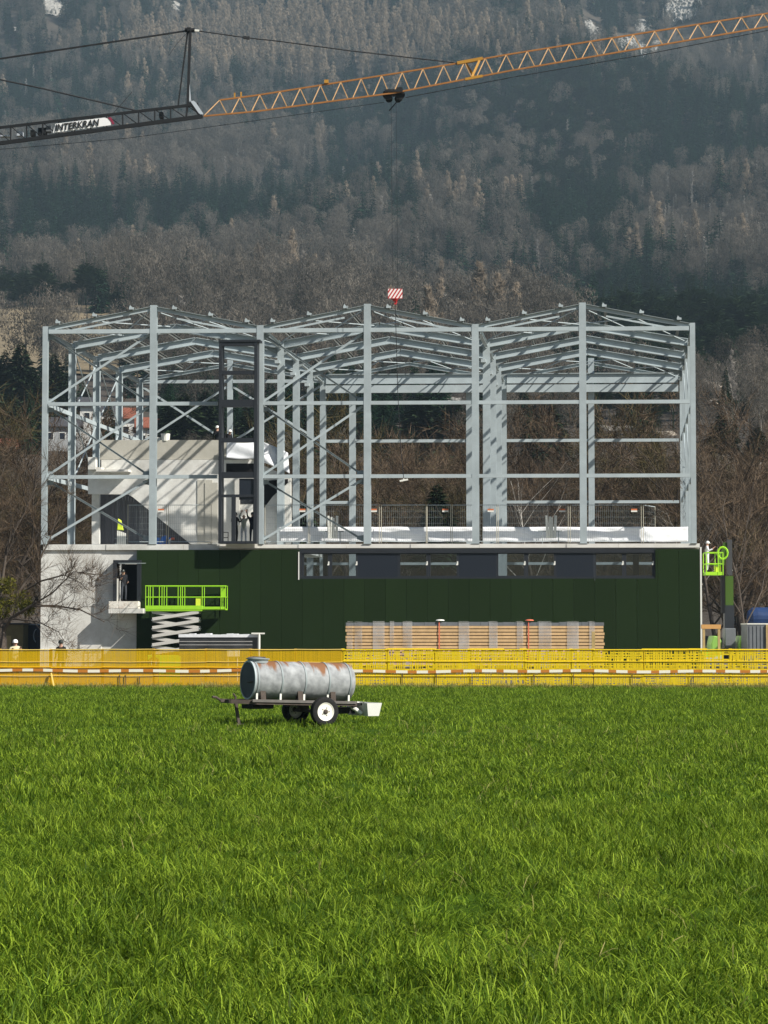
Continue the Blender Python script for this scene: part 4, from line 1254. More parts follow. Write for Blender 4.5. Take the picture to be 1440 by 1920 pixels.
# banner with lettering
bl, tl, tr_, br = (99, 249), (104, 232), (197, 220.5), (208, 234.5)
m = MB(); m.prism([cp(*bl, -.62), cp(208, 234.5, -.62), cp(207, 229, -.62), cp(201, 222, -.62), cp(196, 220.5, -.62), cp(*tl, -.62)], (0, .03, 0))
ban = cbuild('banner', m, M['banner'])
m = MB(); m.prism([cp(202, 220.5, -.61), cp(208, 219.5, -.61), cp(215, 232, -.61), cp(211, 233.5, -.61), cp(207, 226.5, -.61)], (0, .02, 0)); cbuild('banner_end', m, mat('crimson_print', (.22, .02, .05), .6), ban)
cu = bpy.data.curves.new('lettering', 'FONT')
cu.body = 'INTERKRAN'
cu.size = 1.0; cu.shear = .28; cu.offset = .028; cu.extrude = .004; cu.space_character = 1.02
to = bpy.data.objects.new('lettering', cu); ROOT.objects.link(to)
tm = bpy.data.meshes.new_from_object(to.evaluated_get(bpy.context.evaluated_depsgraph_get()))
bpy.data.objects.remove(to)
vv = np.array([v.co[:] for v in tm.vertices])
x0, x1, y0, y1 = vv[:, 0].min(), vv[:, 0].max(), vv[:, 1].min(), vv[:, 1].max()
pa, pb = cp(103.5, 246.2, -.66), cp(187.5, 235.6, -.66)
wl = (pb - pa).length
hl = .385
ang = math.atan2(pb.z - pa.z, pb.x - pa.x)
out = np.stack([(vv[:, 0] - x0) / (x1 - x0) * wl, -vv[:, 2], (vv[:, 1] - y0) / (y1 - y0) * hl], -1)
tm.vertices.foreach_set('co', out.astype(np.float32).ravel()); tm.update()
tm.materials.clear(); tm.materials.append(M['ink'])
o = put('lettering', tm, ban)
wp = Vector((0, 0, 0)); qn = ban
while qn is not None: wp += qn.location; qn = qn.parent
o.location = pa - wp; o.rotation_euler = (0, -ang, 0)
# hoist machinery inside the dark section
for (px, py, w_, h_, mm) in ((38, 252, .3, .25, 'crane_grey'), (62, 251, .22, .3, 'crane_dark'), (80, 248, .45, .4, 'crane_dark'), (92, 243, .25, .3, 'panel_face'), (10, 256, .5, .08, 'crane_grey'), (303, 217, .22, .3, 'crane_dark')):
    c = cp(px, py); m = MB(); m.box(c.x - w_ / 2, c.x + w_ / 2, Yj - .25, Yj + .25, c.z - h_ / 2, c.z + h_ / 2); cbuild('winch_part', m, M[mm], inner)
# the load on the chain
m = MB(); m.bar(cp(749.5, 902), cp(765, 899), .2, .09); m.tube([e, (e.x, Yj, e.z - .12)], .03, 6)
tag(m.build('lifting_clamp', M['white_trim'], None, world=True), 'small white lifting clamp hanging from the crane chain inside the hall', 'clamp')

# ================================================================== water trailer on the grass
tz_ = math.radians(27)
tc = at(558, 1277, 50.8)
trl = thing('water_trailer', 'old galvanised water tank trailer with white wheel on the grass', 'trailer', (tc.x, 50.8, 0), tz_)
tk = bpy.data.materials.new('galvanised_rusty_tank'); tk.use_nodes = True
nt = tk.node_tree; N, L = nt.nodes.new, nt.links.new
b = nt.nodes['Principled BSDF']; b.inputs['Roughness'].default_value = .72; b.inputs['Specular IOR Level'].default_value = .2
tcn = N('ShaderNodeTexCoord')
n1 = N('ShaderNodeTexNoise'); n1.inputs['Scale'].default_value = 5; n1.inputs['Detail'].default_value = 8; L(tcn.outputs['Object'], n1.inputs['Vector'])
r1 = N('ShaderNodeValToRGB'); r1.color_ramp.elements[0].position = .35; r1.color_ramp.elements[0].color = (.20, .21, .215, 1); r1.color_ramp.elements[1].position = .7; r1.color_ramp.elements[1].color = (.37, .385, .39, 1); L(n1.outputs[0], r1.inputs[0])
# rust runs: patches high on the shell that streak down it
sp = N('ShaderNodeSeparateXYZ'); L(tcn.outputs['Object'], sp.inputs[0])
mpn = N('ShaderNodeMapping'); mpn.inputs['Scale'].default_value = (2.6, .25, .5); L(tcn.outputs['Object'], mpn.inputs['Vector'])
n2 = N('ShaderNodeTexNoise'); n2.inputs['Scale'].default_value = 1.35; n2.inputs['Detail'].default_value = 6; n2.inputs['Roughness'].default_value = .6; L(mpn.outputs[0], n2.inputs['Vector'])
zr = N('ShaderNodeMapRange'); zr.inputs['From Min'].default_value = .02; zr.inputs['From Max'].default_value = .44; zr.inputs['To Min'].default_value = -.30; zr.inputs['To Max'].default_value = .06; L(sp.outputs['Z'], zr.inputs['Value'])
ad = N('ShaderNodeMath'); ad.operation = 'ADD'; L(n2.outputs[0], ad.inputs[0]); L(zr.outputs[0], ad.inputs[1])
r2 = N('ShaderNodeMapRange'); r2.inputs['From Min'].default_value = .44; r2.inputs['From Max'].default_value = .54; L(ad.outputs[0], r2.inputs['Value'])
mxn = N('ShaderNodeMix'); mxn.data_type = 'RGBA'; mxn.inputs['B'].default_value = (.20, .095, .045, 1); L(r2.outputs[0], mxn.inputs['Factor']); L(r1.outputs[0], mxn.inputs['A']); L(mxn.outputs['Result'], b.inputs['Base Color'])
mm_ = N('ShaderNodeMapRange'); mm_.inputs['To Min'].default_value = .0; mm_.inputs['To Max'].default_value = 0; L(r2.outputs[0], mm_.inputs['Value']); L(mm_.outputs[0], b.inputs['Metallic'])
n3 = N('ShaderNodeTexNoise'); n3.inputs['Scale'].default_value = 3.5; L(tcn.outputs['Object'], n3.inputs['Vector'])
bpn = N('ShaderNodeBump'); bpn.inputs['Strength'].default_value = .35; bpn.inputs['Distance'].default_value = .05; L(n3.outputs[0], bpn.inputs['Height']); L(bpn.outputs[0], b.inputs['Normal'])
M['tank'] = tk
R_, HL = .425, 1.20
tilt = math.radians(1.8)
def tpart(name, mb, m_, parent=trl, smooth=False, loc=(0, 0, 0), rot=(0, 0, 0), **k):
    o = mb.build(name, m_, parent, smooth=smooth, **k); o.location = loc; o.rotation_euler = rot; return o
def auto(o, ang=40):
    me = o.data
    me.polygons.foreach_set('use_smooth', [True] * len(me.polygons))
    try: me.set_sharp_from_angle(angle=math.radians(ang))
    except Exception: pass
    return o
zc_ = tc.z
m = MB(); m.lathe([(R_ * .985, -HL), (R_, -HL + .02), (R_, HL - .03), (R_ * .97, HL + .02), (R_ * .82, HL + .07), (R_ * .5, HL + .11), (.02, HL + .13)], 48, 'x')
tank = auto(tpart('tank', m, tk, loc=(0, 0, zc_), rot=(0, tilt, 0)))
m = MB(); m.lathe([(R_ * .93, -HL - .004), (R_ * .6, -HL - .012), (.03, -HL - .018)], 48, 'x'); tpart('end_plate', m, mat('shaded_grey_end', (.085, .092, .10), .7, 0, .2, 4, spec=.15), tank)  # end face given a darker colour for the shade it stands in
m = MB(); m.lathe([(R_ * .93, -HL - .015), (R_ * 1.01, -HL - .015), (R_ * 1.02, -HL + .02), (R_ * .93, -HL + .01)], 48, 'x', cap=False); auto(tpart('end_flange', m, M['steel'], tank))
m = MB(); m.tube([(-HL - .03, -.3, -.03), (-HL - .05, -.05, -.05)], .012, 6); tpart('end_seam', m, M['rust'], tank)
for x in (-1.12, -.55, .02, .6, 1.12):
    m = MB(); m.lathe([(R_ + .002, x - .02), (R_ + .012, x - .018), (R_ + .012, x + .018), (R_ + .002, x + .02)], 48, 'x')
    bnd = auto(tpart('tank_band', m, M['steel_dark'], tank))
    m = MB(); m.box(x - .022, x + .022, -R_ * .78, -R_ * .70, -R_ * .98, -R_ * .66); tpart('band_bolt', m, M['white_trim'], bnd)
m = MB(); m.lathe([(.23, R_ - .05), (.23, R_ + .03), (.26, R_ + .035), (.26, R_ + .055), (.05, R_ + .075)], 24, 'z', (-.98, 0, 0)); auto(tpart('manhole', m, M['steel_dark'], tank))
m = MB(); m.tube([(-1.22, 0, R_ + .06), (-1.1, 0, R_ + .08), (-.8, 0, R_ + .075)], .018, 6); tpart('manhole_lever', m, M['rust'], tank)
zf = .50
fz = lambda x: zf - x * math.tan(tilt)
m = MB()
for y in (-.42, .42):
    m.bar((-1.72, y * .55, fz(-1.72)), (-1.2, y, fz(-1.2)), .07, .09); m.bar((-1.2, y, fz(-1.2)), (1.25, y, fz(1.25)), .07, .10)
for x in (-1.15, -.4, .3, .8, 1.2): m.bar((x, -.42, fz(x) - .01), (x, .42, fz(x) - .01), .07, .07)
m.bar((-1.72, -.24, fz(-1.72)), (-1.72, .24, fz(-1.72)), .07, .08)
tpart('frame', m, M['rust'])
m = MB(); m.bar((-1.3, -.47, fz(-1.3) + .03), (1.22, -.47, fz(1.22) + .03), .03, .06); tpart('side_plank', m, mat('grey_plank', (.13, .12, .11), .9, 0, .2, 6))
for x in (-1.0, -.1, .7):
    for y in (-1, 1):
        m = MB(); m.prism([(x - .06, y * .40, fz(x) + .03), (x - .06, y * .2, fz(x) + .03), (x - .06, y * .36, zc_ - .2)], (.12, 0, 0)); tpart('cradle', m, M['rust'])
m = MB(); m.bar((-1.7, 0, fz(-1.7)), (-1.86, 0, fz(-1.86) + .02), .07, .07); m.tube([(-1.86, 0, fz(-1.86) + .02), (-1.96, 0, fz(-1.9) + .08), (-2.05, 0, fz(-1.9) + .09)], .03, 7); tpart('drawbar', m, M['rust'])
m = MB(); m.tube([(-1.60, -.1, fz(-1.6) + .17), (-1.54, -.1, fz(-1.5) + .1), (-1.55, -.1, fz(-1.5))], .022, 6); tpart('jack_handle', m, M['rust'])
m = MB(); m.bar((-1.54, -.1, fz(-1.5)), (-1.46, -.1, .04), .06, .06, (1, 0, 0)); m.box(-1.54, -1.38, -.18, -.02, .03, .06); tpart('support_leg', m, M['rust'])
m = MB(); m.box(-1.22, -.72, -.3, .3, fz(-1) - .15, fz(-1) - .06); tpart('battery_box', m, M['rubber'])
m = MB(); m.tube([(.3, -.72, .31), (.3, .72, .31)], .04, 8); m.box(.18, .42, -.4, -.3, .3, fz(.3) - .04); m.box(.18, .42, .3, .4, .3, fz(.3) - .04); tpart('axle', m, M['rust'])
for y in (-.75, .75):
    s = 1 if y > 0 else -1
    m = MB(); m.lathe([(.20, -.08), (.27, -.095), (.31, -.075), (.325, -.03), (.325, .03), (.31, .075), (.27, .095), (.20, .08)], 36, 'y', (.3, y, .315), cap=False)
    wh = auto(tpart('wheel', m, M['rubber']))
    m = MB(); m.lathe([(.205, s * .07), (.20, s * .085), (.175, s * .075), (.165, s * .045), (.13, s * .04), (.12, s * .055), (.05, s * .06)], 30, 'y', (.3, y, .315)); auto(tpart('rim', m, M['rim'], wh), 25)
    m = MB(); m.lathe([(.055, s * .058), (.055, s * .085), (.03, s * .10)], 14, 'y', (.3, y, .315))
    for q_ in range(5): m.lathe([(.014, s * .055), (.014, s * .075)], 6, 'y', (.3 + .085 * math.cos(q_ * 1.2566), y, .315 + .085 * math.sin(q_ * 1.2566)))
    tpart('hub', m, M['rust'], wh)
    m = MB(); m.lathe([(.175, s * .078), (.165, s * .079)], 24, 'y', (.3, y, .315)); 
m = MB()
# trough hung behind the tank: open tub with flared sides
def tub(x0, x1, y0, y1, z0, z1, fl, t_):
    mb = MB()
    o_ = [(x0 + fl, y0 + fl, z0), (x1 - fl, y0 + fl, z0), (x1 - fl, y1 - fl, z0), (x0 + fl, y1 - fl, z0), (x0, y0, z1), (x1, y0, z1), (x1, y1, z1), (x0, y1, z1)]
    i_ = [(x0 + fl + t_, y0 + fl + t_, z0 + t_), (x1 - fl - t_, y0 + fl + t_, z0 + t_), (x1 - fl - t_, y1 - fl - t_, z0 + t_), (x0 + fl + t_, y1 - fl - t_, z0 + t_), (x0 + t_, y0 + t_, z1), (x1 - t_, y0 + t_, z1), (x1 - t_, y1 - t_, z1), (x0 + t_, y1 - t_, z1)]
    mb.v = o_ + i_
    mb.f = [(3, 2, 1, 0), (0, 1, 5, 4), (1, 2, 6, 5), (2, 3, 7, 6), (3, 0, 4, 7), (8, 9, 10, 11), (12, 13, 9, 8), (13, 14, 10, 9), (14, 15, 11, 10), (15, 12, 8, 11), (4, 5, 13, 12), (5, 6, 14, 13), (6, 7, 15, 14), (7, 4, 12, 15)]
    return mb
tpart('trough', tub(1.43, 1.80, -.60, .50, .19, .48, .05, .02), M['trough'])
m = MB(); m.tube([(1.2, -.2, .4), (1.3, -.3, .33), (1.42, -.34, .24)], .05, 8); tpart('filler_pipe', m, M['white_trim'])
m = MB(); m.bar((1.2, -.3, .40), (1.5, -.3, .47), .05, .05); m.bar((1.2, .3, .40), (1.5, .3, .47), .05, .05); m.box(.85, 1.3, -.25, .25, .24, .38); tpart('trough_bracket', m, M['rubber'])

# ================================================================== barrier fences
Yf = 83.0
fx = lambda px: at(px, 1250, Yf).x
fzz = lambda py: at(720, py, Yf).z
def plastic(name, col, tr=.35):
    m_ = bpy.data.materials.new(name); m_.use_nodes = True
    nt = m_.node_tree; b = nt.nodes['Principled BSDF']; b.inputs['Base Color'].default_value = (*col, 1); b.inputs['Roughness'].default_value = .55
    t_ = nt.nodes.new('ShaderNodeBsdfTranslucent'); t_.inputs[0].default_value = (*col, 1)
    ms = nt.nodes.new('ShaderNodeMixShader'); ms.inputs[0].default_value = tr
    nt.links.new(b.outputs[0], ms.inputs[1]); nt.links.new(t_.outputs[0], ms.inputs[2]); nt.links.new(ms.outputs[0], nt.nodes['Material Output'].inputs['Surface'])
    return m_
M['amber'] = plastic('amber_netting', (.86, .60, .001), .38)
M['amber_lo'] = plastic('orange_netting', (.86, .54, .001), .38)
M['yellow'] = plastic('yellow_netting', (.90, .70, .006))
M['rail_pale'] = mat('pale_yellow_rail', (.72, .52, .14), .6)
M['post_yellow'] = plastic('yellow_post', (.75, .45, .03), .1)
ztop, zbot = fzz(1217.5), fzz(1285)
fl = thing('barrier_fence', 'amber fine mesh barrier fence running left from behind the trailer', 'fence', (fx(290), Yf, 0))
fr_ = thing('barrier_fence', 'bright yellow coarse mesh barrier fence running right from behind the trailer', 'fence', (fx(1050), Yf, 0))
r_ = random.Random(9)
def net(x0, x1, z0, z1, sv, wv, sh, wh, m_, parent, y=Yf, gaps=0.0, seed=0):
    rr = random.Random(seed)
    m = MB(); x = x0
    while x < x1:
        sag = .02 * math.sin(x * 2.3 + seed)
        zz_ = z0
        while zz_ < z1 + sag - .01:
            ze_ = min(z1 + sag, zz_ + (9 if gaps == 0 else rr.uniform(.10, .45)))
            if rr.random() > gaps * 1.6: m.box(x, x + wv * (1 if gaps == 0 else rr.uniform(.7, 1.5)), y - .003, y + .003, zz_, ze_)
            zz_ = ze_ + .001
        x += sv * rr.uniform(.8, 1.25)
    z = z0
    while z < z1:
        xx = x0
        while xx < x1:
            l_ = rr.uniform(.4, 1.6); xe = min(x1, xx + l_)
            if rr.random() > gaps: m.box(xx, xe, y + .0035, y + .009, z, z + wh)
            xx = xe
        z += sh * (rr.uniform(.9, 1.1))
    o = m.build('net_panel', m_, parent, world=True); return o
posts_l = [-60, 0, 95, 192, 288, 386, 470, 554, 643]
for i, (a_, b_) in enumerate(zip(posts_l[:-1], posts_l[1:])):
    o = net(fx(a_), fx(b_) - .02, fzz(1250), ztop - .01, .034, .020, .036, .017, M['amber'], fl, seed=i)
    o = net(fx(a_), fx(b_) - .02, zbot, fzz(1250) - .012, .040, .028, .036, .020, M['amber_lo'], fl, seed=i + 40); o.name = 'lower_net_panel'
    for py, rr_, mm in ((1217.5, .016, 'rail_pale'), (1241, .012, 'rail_pale'), (1251, .024, 'amber_lo'), (1267, .014, 'rail_pale')):
        m = MB(); za = fzz(py) + r_.uniform(-.01, .01); m.tube([(fx(a_), Yf - .02, za), ((fx(a_) + fx(b_)) / 2, Yf - .02, za - .01), (fx(b_), Yf - .02, za)], rr_, 5); m.build('line', M[mm], fl, world=True)
for i, px in enumerate(posts_l[:-1]):
    m = MB(); w_ = .045 if i % 2 else .055
    m.box(fx(px) - w_, fx(px) + w_, Yf + .02, Yf + .06, 0, ztop + .02); m.build('fence_post', M['post_yellow'], fl, world=True)
m = MB(); m.bar((fx(97), Yf - .1, fzz(1262)), (fx(105), Yf - .35, 0), .05, .05, (1, 0, 0)); m.build('stay', M['rail_pale'], fl, world=True)
posts_r = [643, 726, 815, 880, 985, 1071, 1113, 1207, 1290, 1370, 1450, 1520]
for i, (a_, b_) in enumerate(zip(posts_r[:-1], posts_r[1:])):
    net(fx(a_) + .02, fx(b_) - .02, fzz(1255) + .01, ztop - .01, .058, .039, .098, .056, M['yellow'], fr_, seed=i + 60, gaps=.10)
    o = net(fx(a_) + .02, fx(b_) - .02, zbot, fzz(1255), .058, .039, .09, .052, M['yellow'], fr_, seed=i + 90, gaps=.10); o.name = 'lower_net_panel'
    for py, rr_ in ((1218, .022), (1240, .02), (1267, .02)):
        m = MB(); za = fzz(py) + r_.uniform(-.01, .01); m.tube([(fx(a_), Yf - .02, za), (fx(b_), Yf - .02, za)], rr_, 5); m.build('line', M['yellow'], fr_, world=True)
for i, px in enumerate(posts_r[:-1]):
    m = MB(); tall_ = 1184 if px == 1113 else 1216
    mm = 'wood' if px == 1113 else 'yellow'
    m.box(fx(px) - .06, fx(px) + .06, Yf + .02, Yf + .07, 0, fzz(tall_)); m.build('fence_post', M[mm], fr_, world=True)
# short dark stakes in front
for px in (225, 236, 262, 643, 755, 818, 885, 1001, 1075, 1300, 1185):
    m = MB(); m.box(fx(px) - .012, fx(px) + .012, Yf - .06, Yf - .04, 0, .42 + r_.uniform(0, .12)); m.build('stake', M['rust'], fl if px < 643 else fr_, world=True)
# red and white warning tape
tp = bpy.data.materials.new('red_white_tape'); tp.use_nodes = True
nt = tp.node_tree; N, L = nt.nodes.new, nt.links.new
g_ = N('ShaderNodeNewGeometry'); s_ = N('ShaderNodeSeparateXYZ'); L(g_.outputs['Position'], s_.inputs[0])
a1 = N('ShaderNodeMath'); a1.operation = 'MULTIPLY'; a1.inputs[1].default_value = 1 / .80; L(s_.outputs['X'], a1.inputs[0])
nz = N('ShaderNodeTexNoise'); nz.inputs['Scale'].default_value = .8; cx3 = N('ShaderNodeCombineXYZ'); L(s_.outputs['X'], cx3.inputs[0]); L(cx3.outputs[0], nz.inputs['Vector'])
a2 = N('ShaderNodeMath'); a2.operation = 'ADD'; L(a1.outputs[0], a2.inputs[0]); L(nz.outputs[0], a2.inputs[1])
a3 = N('ShaderNodeMath'); a3.operation = 'FRACT'; L(a2.outputs[0], a3.inputs[0])
a4 = N('ShaderNodeMath'); a4.operation = 'GREATER_THAN'; a4.inputs[1].default_value = .56; L(a3.outputs[0], a4.inputs[0])
mx_ = N('ShaderNodeMix'); mx_.data_type = 'RGBA'; mx_.inputs['A'].default_value = (.78, .74, .62, 1); mx_.inputs['B'].default_value = (.48, .17, .02, 1); L(a4.outputs[0], mx_.inputs['Factor']); L(mx_.outputs['Result'], nt.nodes['Principled BSDF'].inputs['Base Color'])
for (pa_, pb_, lab) in ((-60, 640, 'red and white warning tape tied along the amber fence'), (640, 1520, 'red and white warning tape tied along the yellow fence')):
    m = MB(); n = 40
    zt1 = [fzz(1257.5 + (1 if px > 640 else 0)) + .016 * math.sin(px * .03) + .012 * math.sin(px * .013 + 1) for px in np.linspace(pa_, pb_, n)]
    xs_ = [fx(px) for px in np.linspace(pa_, pb_, n)]
    for i in range(n - 1):
        m.quadbox([(xs_[i], Yf - .05, zt1[i] - .05), (xs_[i + 1], Yf - .05, zt1[i + 1] - .05), (xs_[i + 1], Yf - .047, zt1[i + 1] - .05), (xs_[i], Yf - .047, zt1[i] - .05),
                   (xs_[i], Yf - .05, zt1[i] + .05), (xs_[i + 1], Yf - .05, zt1[i + 1] + .05), (xs_[i + 1], Yf - .047, zt1[i + 1] + .05), (xs_[i], Yf - .047, zt1[i] + .05)])
    tag(m.build('warning_tape', tp, None, world=True), lab, 'tape')
# boards and bags lying behind the fence
m = MB(); a_ = at(299, 1236, 92); m.box(a_.x, at(337, 1236, 92).x, 92, 92.3, .0, at(300, 1231, 92).z); o = tag(m.build('lime_crate', M['lime'], None, world=True), 'lime green crate behind the amber fence below the scissor lift', 'crate')
m = MB(); a_ = at(425, 1225, 95); m.box(a_.x, at(449, 1225, 95).x, 95, 95.05, at(430, 1231, 95).z, at(430, 1220, 95).z)
for dx in (.06, .46): m.box(a_.x + dx - .02, a_.x + dx + .02, 95.055, 95.09, 0, at(430, 1221, 95).z)
tag(m.build('white_board', M['white_trim'], None, world=True), 'small white board on two legs behind the amber fence left of the trailer', 'sign board')
# ================================================================== plants: meshes
def np_mesh(name, V_, F_, tint, m_, nper):
    """mesh of equal-size faces with a per-vertex float attribute tint"""
    me = bpy.data.meshes.new(name)
    V_ = np.asarray(V_, np.float32); F_ = np.asarray(F_, np.int32)
    me.vertices.add(len(V_)); me.vertices.foreach_set('co', V_.ravel())
    me.loops.add(F_.size); me.loops.foreach_set('vertex_index', F_.ravel())
    me.polygons.add(len(F_)); me.polygons.foreach_set('loop_start', np.arange(len(F_), dtype=np.int32) * nper)
    me.update(calc_edges=True)
    if tint is not None:
        a = me.attributes.new('tint', 'FLOAT', 'POINT'); a.data.foreach_set('value', np.asarray(tint, np.float32))
    me.materials.append(m_)
    return me

def slivers(P, D, L_, W_, g, tint):
    """triangles from base points P along D (unit) of length L_ and base width W_, facing at random"""
    n = len(P)
    R = g.normal(size=(n, 3)); S_ = np.cross(D, R); S_ /= np.linalg.norm(S_, axis=1, keepdims=True) + 1e-9
    a = P - S_ * W_[:, None] / 2; b = P + S_ * W_[:, None] / 2; c = P + D * L_[:, None]
    V_ = np.stack([a, b, c], 1).reshape(-1, 3)
    return V_, np.arange(3 * n).reshape(n, 3), np.repeat(tint, 3)

def unit(a): return a / (np.linalg.norm(a, axis=-1, keepdims=True) + 1e-9)

def far_bare(seed, h, w, n, m_, shape='round', fine=.5):
    """leafless crown: clumps of fine upright twigs over a pale stem"""
    g = np.random.default_rng(seed)
    nb = 13
    tb_ = .30 + .62 * (np.arange(nb) + g.random(nb)) / nb
    if shape == 'larch': rb = w * (1.02 - tb_) ** .8 * 1.15
    else: rb = w * np.sqrt(np.clip(1 - ((tb_ - .62) / .42) ** 2, .06, 1))
    ab = np.arange(nb) * 2.4 + g.random(nb)
    off = rb * (.35 + .4 * g.random(nb))
    C = np.stack([np.cos(ab) * off, np.sin(ab) * off, h * tb_], 1)
    br = np.maximum(rb * (.5 + .25 * g.random(nb)), w * .16)
    k = g.integers(0, nb, n)
    Nn = unit(g.normal(size=(n, 3)) + np.array([0, 0, .25]))
    P = C[k] + Nn * (br[k] * (.55 + .45 * g.random(n)))[:, None] * np.array([1, 1, 1.5 if shape == 'larch' else 1.15])
    Nj = unit(Nn + g.normal(size=(n, 3)) * .30)
    D = unit(np.array([0, 0, 1.0]) + Nn * .5 + g.normal(size=(n, 3)) * .45)
    D = unit(D - Nj * np.sum(D * Nj, 1, keepdims=True))
    Sd = np.cross(D, Nj)
    L_ = (fine * h * (.06 + .08 * g.random(n)))[:, None]; W_ = (fine * h * (.014 + .016 * g.random(n)))[:, None]
    V_ = np.stack([P - Sd * W_ / 2, P + Sd * W_ / 2, P + D * L_], 1).reshape(-1, 3)
    F_ = np.arange(3 * n).reshape(n, 3)
    T = np.repeat(np.clip(.22 * g.random(n) + .40 * g.random(nb)[k] + .35 * P[:, 2] / h, 0, 1), 3)  # tint rises with height: self-shading of the crown put into the colour
    q = 10
    a0 = g.random(q) * 6.28
    p0 = np.stack([np.zeros(q), np.zeros(q), h * (.1 + .45 * g.random(q))], 1); p0[0, 2] = 0; p0[1, 2] = 0
    tip = np.stack([np.cos(a0) * w * .6, np.sin(a0) * w * .6, np.minimum(h * .95, p0[:, 2] + h * .35)], 1); tip[0] = (0, 0, h * .97); tip[1] = (.1, 0, h * .9)
    d = tip - p0; ln = np.linalg.norm(d, axis=1)
    V2, F2, T2 = slivers(p0, unit(d), ln, np.where(np.arange(q) < 2, h * .02, h * .010), g, np.full(q, 1.25))
    return np_mesh('bare_tree', np.concatenate([V_, V2]), np.concatenate([F_, F2 + len(V_)]), np.concatenate([T, T2]), m_, 3)

def conifer(seed, h, w, rows, per, m_, droop=.25, pine=False, thin=.34, pw=.85):
    g = np.random.default_rng(seed)
    P, D, L_, W_, T = [], [], [], [], []
    for i in range(rows):
        t = (i + .5) / rows
        if pine:
            if t < .45: continue
            r = w * (1.1 * math.sin(min(1, (t - .45) / .55 * 1.15 + .25) * math.pi) + .15)
        else:
            r = w * (1 - t) ** pw * (1 + .16 * math.sin(i * 2.1 + seed)) + .02 * w
        n = max(4, int(per * (1 - .6 * t)))
        a = g.random(n) * 6.283
        rr = r * (.65 + .5 * g.random(n))
        inner = rr * .15 * g.random(n)
        z = h * (.06 + .93 * t) + g.normal(size=n) * h * .012
        P.append(np.stack([np.cos(a) * inner, np.sin(a) * inner, z], 1))
        D.append(unit(np.stack([np.cos(a), np.sin(a), -droop * (1.2 - t) + g.normal(size=n) * .12 + (.5 * t if pine else 0)], 1)))
        L_.append(rr); W_.append(rr * thin + h * .012 * thin / .34); T.append(np.clip(g.random(n) * .7 + .3 * t, 0, 1))  # upper boughs lighter, the crown's own shading put into the tint
    P, D, L_, W_, T = map(np.concatenate, (P, D, L_, W_, T))
    # boughs as two-triangle kites: broad in the middle, pointed outside
    n = len(P)
    up = np.stack([D[:, 1], -D[:, 0], np.zeros(n)], 1); up = unit(up + g.normal(size=(n, 3)) * .25)
    mid = P + D * (L_ * .62)[:, None]
    tip = P + D * L_[:, None]; tip[:, 2] -= L_ * .12
    V_ = np.stack([P, mid - up * W_[:, None] / 2, tip, mid + up * W_[:, None] / 2], 1).reshape(-1, 3)
    q = np.arange(4 * n).reshape(n, 4)
    F_ = np.concatenate([q[:, [0, 1, 2]], q[:, [0, 2, 3]]])
    T4 = np.repeat(T, 4)
    tp_ = h
    s = .012 * h if not pine else .011 * h
    V2 = np.array([(-s, 0, 0), (s, 0, 0), (0, 0, tp_), (0, -s, 0), (0, s, 0), (0, 0, tp_)])
    return np_mesh('conifer', np.concatenate([V_, V2]), np.concatenate([F_, np.array([[0, 1, 2], [3, 4, 5]]) + len(V_)]), np.concatenate([T4, np.zeros(6)]), m_, 3)

M['conifer'] = leafy('conifer_needles', (.006, .023, .011), (.020, .052, .022), .15, rand=.42)
M['conifer_near'] = leafy('near_conifer_needles', (.010, .022, .010), (.034, .055, .022), 0, rand=.2)
M['pine'] = leafy('pine_needles', (.014, .030, .013), (.036, .058, .026), .15, rand=.3)
M['twig_grey'] = leafy('grey_brown_twigs', (.076, .068, .056), (.185, .163, .133), .45, rand=.38)
M['twig_larch'] = leafy('pale_larch_twigs', (.17, .14, .105), (.42, .345, .26), .45, rand=.20)
M['twig_brown'] = leafy('brown_shrub_twigs', (.050, .035, .024), (.138, .098, .062), 0, rand=.28)
M['twig_ochre'] = leafy('olive_brown_twigs', (.042, .035, .015), (.10, .080, .036), 0, rand=.2)
M['twig_birch'] = leafy('pale_birch_twigs', (.13, .115, .10), (.40, .37, .33), .3, rand=.15)
M['moss'] = leafy('yellow_green_mistletoe', (.055, .060, .008), (.16, .15, .02), .2, rand=.1)

